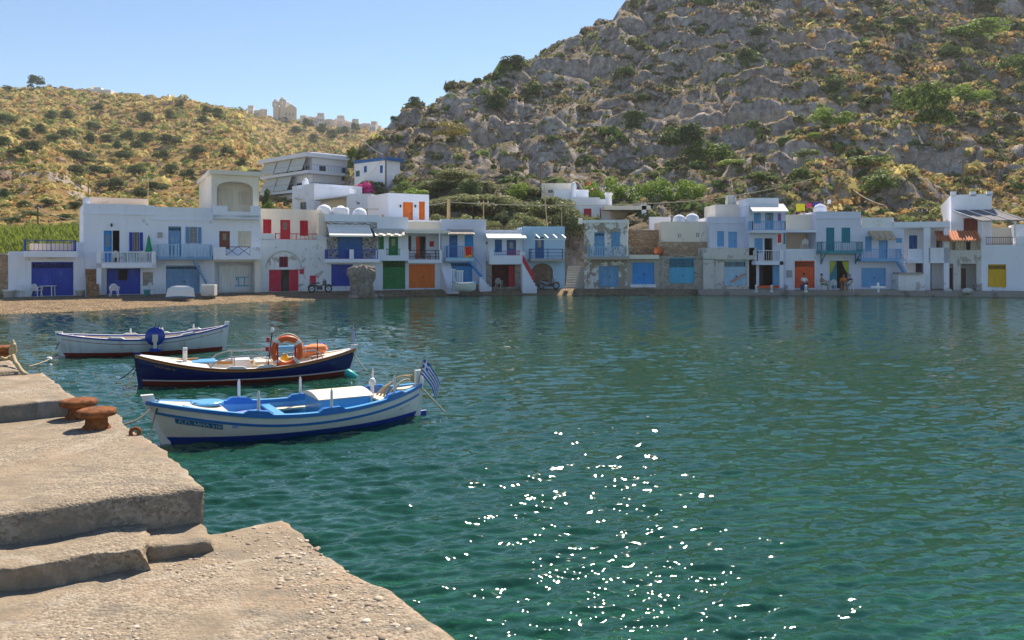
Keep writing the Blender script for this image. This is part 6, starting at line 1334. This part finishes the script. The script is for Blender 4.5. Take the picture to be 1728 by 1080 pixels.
pole(924, 382, 312, 72, .05, 'slanting thin pole behind the pale blue house', TANP, 0, -6); pole(948, 382, 345, 72, .04, 'short thin pole left of the peeling ruin', TANP); pole(1414, 358, 302, 74, .07, 'rusty thin pole on the teal house roof', plain('rustpole', (.20, .09, .04), .9)); pole(1625, 325, 270, 84, .12, 'wooden pole on the slope above the long white building', None, 1); pole(149, 335, 305, 62, .05, 'thin dark pole on the roof at the left of the white house'); pole(250, 345, 300, 60, .04, 'thin orange tipped aerial pole on the white roof', TANP, 1); pole(64, 385, 346, 88, .10, 'small utility pole in the reeds behind the low boat house', None, 1); pole(1556, 372, 352, 66, .04, 'small street lamp post on the porch roof', None, 1); pole(348, 335, 286, 64, .03, 'thin aerial beside the three-storey house', STEEL, 0)
for (a, b, lb) in (((757, 341, 74), (1155, 340, 78), 'long overhead wire across the trees above the middle houses'), ((560, 350, 70), (757, 341, 74), 'overhead wire from the left roofs to the short tan post'), ((1155, 340, 78), (1370, 302, 90), 'overhead wire rising to the right over the three-storey house'), ((1430, 312, 90), (1495, 347, 74), 'overhead wire coming down to the long white building'), ((651, 262, 104), (590, 322, 96), 'cable slanting down beside the magenta bougainvillea'), ((651, 262, 104), (612, 236, 118), 'cable rising to the left from the cliff foot pole'), ((-20, 372, 86), (64, 350, 88), 'wire across the reeds at the left edge'), ((64, 350, 88), (142, 372, 62), 'wire from the reed pole to the white roof')):
    o = rope(lb, [P(*a), P(*b)], .035, plain('wire', (.38, .34, .26), .8), .35, 'wire'); o.name = 'overhead_wire'
# ---------------------------------------------------------------- rocks, beached boats, leftovers
ROCK = stone('rock_stump', (.20, .18, .17), (.34, .31, .28), 2.2, (.13, .11, .10), .12, 1.0)
t = NT('stump_rock'); a = t.mix(t.ramp(t.noise(4, 6, .7), [(.3, 0.0), (.7, 1.0)]), (.16, .13, .115), (.46, .40, .35)); a = t.mix(t.ramp(t.noise(1.3, 4), [(.55, 0.0), (.7, .7)]), a, (.44, .33, .22)); t.col(a); t.bump(t.noise(7, 6, .7), 1.0, .1); t.set(Roughness=.95, **{'Specular IOR Level': .1}); STUMP = t.m
Yr = 60.2; bz = P(610, 508, Yr); bm = bmesh.new(); bmesh.ops.create_icosphere(bm, subdivisions=5, radius=1)
for v in bm.verts:
    c_ = v.co.copy(); zz = (c_.z*.5+.5)**.9; r_ = .80+.16*zz-.2*max(0, .25-zz)*2
    f = max(.0, 1-abs(c_.z)**9)**.5; a = math.atan2(c_.y, c_.x); nn = mnoise.fractal(Vector((math.cos(a)*1.9, math.sin(a)*1.9, zz*3.2)), .8, 2.1, 6)
    rr_ = r_*f*(1+.26*nn); v.co = Vector((rr_*math.cos(a)+.07*math.sin(zz*5), rr_*math.sin(a)*.8, zz*2.65*(1+.05*mnoise.noise(c_*3))+.22*nn*(zz > .8)-.25))
me = bpy.data.meshes.new('rock_stump'); bm.to_mesh(me); bm.free(); me.materials.append(STUMP); o = link('rock_stump', me, None, (bz.x, Yr, max(0, bz.z))); tag(o, 'tall rugged rock stump standing alone at the water edge', 'rock')
rk = random.Random(4)
for (px, Y, r_, lb) in ((596, 59.6, .45, 'low rock at the left foot of the rock stump'), (628, 60.6, .5, 'low rock at the right foot of the rock stump'), (640, 61.5, .35, 'flat rock on the sand right of the rock stump'), (1632, 62.2, .42, 'rounded pale boulder on the quay edge at the right'), (1600, 62.9, .3, 'smaller boulder left of the rounded pale one')):
    lumpy('boulder', lb, 'rock', ((px-CXP)/FPX*Y, Y, max(.05, float(gz(px, Y)))+(.35 if px > 1500 else 0)), (r_, r_*.8, r_*.62), STUMP if px < 1500 else GREYW, px)
def dinghy(px, py, L_, rz, label, flip=True):
    b = Boat(label, (0, 0), 0, L_, L_*.38, (.42, .34, .40), [BW]*5, -.2, (.1, .05)); r_ = b.root; r_.name = 'dinghy'; b.gunwale(BLB, .02, .05, .03); p = gnd(px, py)
    if flip: r_.rotation_euler = (math.pi, 0, rz); r_.location = p+Vector((-L_/2*math.cos(rz), -.2, .40))
    else:
        b.inner(BCR, .0); b.thwart(.5, .2, BW); r_.rotation_euler = (.15, 0, rz); r_.location = p+Vector((-L_/2*math.cos(rz), 0, .30))
    return b
dinghy(306, 501, 1.7, .1, 'small white upturned dinghy before the steel blue garage'); dinghy(784, 491, 1.9, -.35, 'small white dinghy pulled up beside the striped columns', False)
p = gnd(353, 499); tag(MB().cbox(-.45, .45, -.3, .3, 0, .75, .03).build('concrete_block', GREYW, None, False, p), 'pale concrete block below the steel blue stair', 'block')
p = gnd(802, 488); tag(MB().cbox(-.28, .28, -.25, .25, 0, .42, .05).build('stone_box', RUBBLE, None, False, p), 'small grey stone box right of the bright blue garage', 'box')
for (px, w_, h_, lb) in ((765, .3, 1.6, 'left blue and white striped column before the bright blue garage'), (776, .5, 1.5, 'right striped column with a cap before the bright blue garage')):
    p = gnd(px, 490); o = tag(empty('striped_column', p), lb, 'column')
    for k in range(5): MB().box(-w_/2+w_*k/5, -w_/2+w_*(k+1)/5-.004, -.12, .12+.002*k, 0, h_).build('stripe', W('sky') if k % 2 else W('white'), o)
    MB().box(-w_/2-.05, w_/2+.05, -.16, .16, h_, h_+.08).build('cap', W('white'), o)
for (px, lb) in ((1302, 'first white mooring post from the left on the quay'), (1360, 'second white mooring post from the left on the quay'), (1276, 'low white block by the narrow three-storey house')):
    p = gnd(px, 492); p.z = .40; o = tag(empty('mooring_post', p), lb, 'post'); MB().lathe([(.10, -.05), (.09, .42), (.11, .44), (.10, .50), (.03, .52)], 12).build('post', CLEAN, o, True); MB().lathe([(.13, 0), (.13, .06), (.1, .07)], 12).build('base', CLEAN, o)
p = gnd(1482, 492); p.z = .40; o = tag(empty('white_cross', p), 'low white cross-shaped post on the quay before the blue sand-stained garage', 'cross'); MB().box(-.07, .07, -.05, .05, -.05, .7).build('upright', CLEAN, o); MB().box(-.55, .55, -.06, .06, .28, .40).build('crossbar', CLEAN, o)
# rubble wall and blue chair at the far left
h = House('rubble_wall', 'rough brown stone wall at the left picture edge', -30, 13, cat='wall', Yl=52.2, Yr=52.8); h.vol(-40, 429, 13, mat=WSTONE, depth=2); h.pb('coping', CEM, -41, 427, 14, 430, -.06, 2.05)
# ---------------------------------------------------------------- motorbikes
def motorbike(p, rz, label, body, seatc):
    o = tag(empty('motorbike', p, rz), label, 'motorbike'); BK = plain('tyre', (.02, .02, .02), .8)
    for x in (-.60, .62):
        w_ = MB().torus((x, 0, .29), .235, .055, 'y', 24, 8).build('wheel', BK, o, True); MB().torus((x, 0, .29), .185, .016, 'y', 20, 6).build('rim', STEEL, w_)
        mb = MB(); [mb.tube([(x, 0, .29), (x+.18*math.cos(a), 0, .29+.18*math.sin(a))], .008, 4) for a in [k*.785 for k in range(8)]]; mb.build('spoke', STEEL, w_)
    MB().poly([(-.55, -.10, .58), (-.30, -.10, .42), (.05, -.10, .40), (.32, -.10, .62), (.36, -.10, .78), (.22, -.10, .62), (.0, -.10, .52), (-.3, -.10, .62), (-.62, -.10, .70)], (0, .2, 0)).build('body', body, o); MB().cbox(-.75, -.45, -.12, .12, .55, .72, .04).build('tail', body, o); MB().cbox(.22, .46, -.16, .16, .52, .92, .06).build('leg_shield', body, o)
    MB().cbox(-.62, -.02, -.13, .13, .68, .76, .035).build('saddle', seatc, o); MB().cbox(-.22, .18, -.12, .12, .22, .44, .04).build('engine', IRON, o)
    MB().tube([(.62, -.07, .29), (.40, -.07, .82), (.36, -.07, .98)], .022, 6).build('fork', STEEL, o); MB().tube([(.62, .07, .29), (.40, .07, .82), (.36, .07, .98)], .022, 6).build('fork', STEEL, o)
    MB().tube([(.26, -.34, 1.02), (.36, -.15, .99), (.36, .15, .99), (.26, .34, 1.02)], .018, 6).build('handlebar', IRON, o); MB().lathe([(.03, 0), (.09, .04), (.10, .12), (.06, .16)], 12, (.44, 0, .84)).build('headlight', PLAST, o)
    MB().torus((.62, 0, .29), .31, .035, 'y', 10, 6, 0, .5, 2.6).build('mudguard', body, o); MB().torus((-.60, 0, .29), .31, .035, 'y', 10, 6, 0, .6, 2.8).build('mudguard', body, o)
    MB().tube([(-.05, -.14, .25), (-.45, -.16, .27), (-.82, -.17, .34)], [.025, .04, .045], 8).build('exhaust', STEEL, o); MB().tube([(-.1, .1, .25), (-.16, .3, 0)], .014, 5).build('kickstand', IRON, o)
    return o
motorbike(gnd(540, 494), .45, 'dark motorbike beside the crimson garage', gloss('bikedark', (.05, .055, .065)), plain('saddle', (.02, .02, .02), .5)); motorbike(gnd(926, 488), .1, 'dark scooter parked before the brown arched garage', gloss('bikegrey', (.16, .19, .24)), plain('saddle', (.02, .02, .02), .5))
# ---------------------------------------------------------------- people, seated
def person(pos, rz, label, shirt, legs, hair, pose):
    """one skinned body: joints in metres from the floor under the seat, facing -y"""
    J = dict(pel=(0, 0, .50), che=(0, .04, .78), nek=(0, .05, 1.02), hd0=(0, .03, 1.10), hd1=(0, .01, 1.25), sl=(-.18, .05, .97), sr=(.18, .05, .97), hl=(-.10, -.02, .50), hr=(.10, -.02, .50), kl=(-.13, -.44, .50), kr=(.14, -.43, .50), al=(-.14, -.46, .09), ar=(.15, -.42, .09), tl=(-.14, -.64, .04), tr=(.15, -.60, .04), el=(-.27, -.08, .74), er=(.27, -.08, .74), wl=(-.17, -.32, .62), wr=(.17, -.32, .62)); J.update(pose)
    R = dict(pel=.14, che=.145, nek=.052, hd0=.075, hd1=.085, sl=.065, sr=.065, hl=.095, hr=.095, kl=.062, kr=.062, al=.04, ar=.04, tl=.035, tr=.035, el=.042, er=.042, wl=.03, wr=.03)
    Ed = [('pel', 'che'), ('che', 'nek'), ('nek', 'hd0'), ('hd0', 'hd1'), ('che', 'sl'), ('che', 'sr'), ('pel', 'hl'), ('pel', 'hr'), ('hl', 'kl'), ('hr', 'kr'), ('kl', 'al'), ('kr', 'ar'), ('al', 'tl'), ('ar', 'tr'), ('sl', 'el'), ('sr', 'er'), ('el', 'wl'), ('er', 'wr')]
    for s_ in 'lr':
        w_, e_ = Vector(J['w'+s_]), Vector(J['e'+s_]); d = (w_-e_).normalized(); sd = d.cross(Vector((0, 0, 1))).normalized(); J['p'+s_] = tuple(w_+d*.07); R['p'+s_] = .032; Ed.append(('w'+s_, 'p'+s_))
        for k in range(4): q = 'f%d%s' % (k, s_); J[q] = tuple(w_+d*(.155-.012*abs(k-1.2))+sd*(-.033+.022*k)+Vector((0, 0, -.03))); R[q] = .009; Ed.append(('p'+s_, q))
        q = 'th'+s_; J[q] = tuple(w_+d*.07+sd*(-.06)); R[q] = .010; Ed.append(('w'+s_, q))
    names = list(J); me = bpy.data.meshes.new('body'); me.from_pydata([J[n_] for n_ in names], [(names.index(a), names.index(b)) for a, b in Ed], [])
    tmp = bpy.data.objects.new('tmp', me); COL.objects.link(tmp); md = tmp.modifiers.new('s', 'SKIN'); me.skin_vertices[0].data[0].use_root = True
    for i, n_ in enumerate(names): me.skin_vertices[0].data[i].radius = (R[n_], R[n_])
    tmp.modifiers.new('u', 'SUBSURF').levels = 1
    m2 = bpy.data.meshes.new_from_object(tmp.evaluated_get(bpy.context.evaluated_depsgraph_get())); bpy.data.objects.remove(tmp)
    SK = plain('skin', (.42, .22, .14), .6, .06); m2.materials.clear()
    for m in (SK, shirt, legs): m2.materials.append(m)
    for f in m2.polygons:
        c_ = f.center; f.material_index = 1 if (.56 < c_.z < 1.02 and abs(c_.x) < .25 and c_.y > -.12) else 2 if (c_.z < .64 and c_.z > .40) else 0
    m2.polygons.foreach_set('use_smooth', [True]*len(m2.polygons)); o = empty('person', pos, rz); tag(o, label, 'person'); b = link('body', m2, o); hd = Vector(J['hd1'])
    mb = MB(); mb.lathe([(.088, -.02), (.10, .04), (.085, .09), (.04, .115)], 14, (hd.x, hd.y+.022, hd.z-.005)); mb.build('hair', hair, o, True)
    mb = MB(); mb.poly([(hd.x-.013, hd.y-.08, hd.z-.05), (hd.x+.013, hd.y-.08, hd.z-.05), (hd.x, hd.y-.105, hd.z-.05), ], (0, .0, .04)); mb.build('nose', SK, o)
    for sx in (-1, 1): MB().lathe([(.002, -.01), (.012, 0), (.002, .01)], 8, (hd.x+sx*.032, hd.y-.078, hd.z-.005)).build('eye', DARK, o); MB().lathe([(.006, -.025), (.018, 0), (.006, .028)], 8, (hd.x+sx*.088, hd.y+.01, hd.z-.02)).build('ear', SK, o)
    MB().box(hd.x-.025, hd.x+.025, hd.y-.086, hd.y-.078, hd.z-.078, hd.z-.07).build('mouth', plain('lips', (.30, .10, .08)), o); return o
HB = plain('hair_dark', (.02, .015, .012), .7); GRY = plain('hair_grey', (.30, .29, .28), .7)
pp = gnd(1357, 489); pp.z = .40; person(pp, 0, 'seated person in white top and navy trousers before the red orange garage', plain('cloth_white', (.70, .70, .70), .9), plain('cloth_navy', (.02, .03, .12), .9), HB, {}); tag(MB().cbox(-.25, .25, -.2, .22, 0, .42, .02).build('stool', W('navy'), None, False, pp), 'dark low stool under the person in white', 'stool')
pp = gnd(1387, 490); pp.z = .40; person(pp, 1.1, 'bare-backed seated man with green shorts reaching to the small table', plain('skin_back', (.38, .20, .12), .6), plain('cloth_green', (.05, .26, .06), .9), HB, dict(wr=(.22, -.52, .72), er=(.27, -.2, .78)))
pp = gnd(1424, 489); pp.z = .40; person(pp, -.5, 'seated person in orange by the green door curtain', plain('cloth_orange', (.62, .16, .03), .9), plain('cloth_rust', (.35, .10, .04), .9), HB, {}); tag(MB().cbox(-.22, .22, -.2, .22, 0, .42, .02).build('stool', W('wood'), None, False, pp), 'wooden stool under the person in orange', 'stool')
pp = gnd(1434, 491); pp.z = .40; person(pp, -1.0, 'seated person in black at the right of the group by the teal door', plain('cloth_black', (.02, .02, .025), .9), plain('cloth_grey', (.20, .20, .22), .9), GRY, {})
# ================================================================ thin summer haze
hz = MB().box(-2600, 2600, -40, 1500, -4.5, 140).build('haze', bpy.data.materials.new('haze_air')); hm_ = hz.data.materials[0]; hm_.use_nodes = True; n_ = hm_.node_tree
n_.nodes.remove(n_.nodes['Principled BSDF']); pv = n_.nodes.new('ShaderNodeVolumePrincipled'); pv.inputs['Density'].default_value = .0002; pv.inputs['Color'].default_value = (.86, .92, 1, 1); pv.inputs['Anisotropy'].default_value = .2
n_.links.new(pv.outputs[0], n_.nodes['Material Output'].inputs['Volume']); tag(hz, 'thin pale summer haze over the whole bay', 'haze', None, 'stuff')
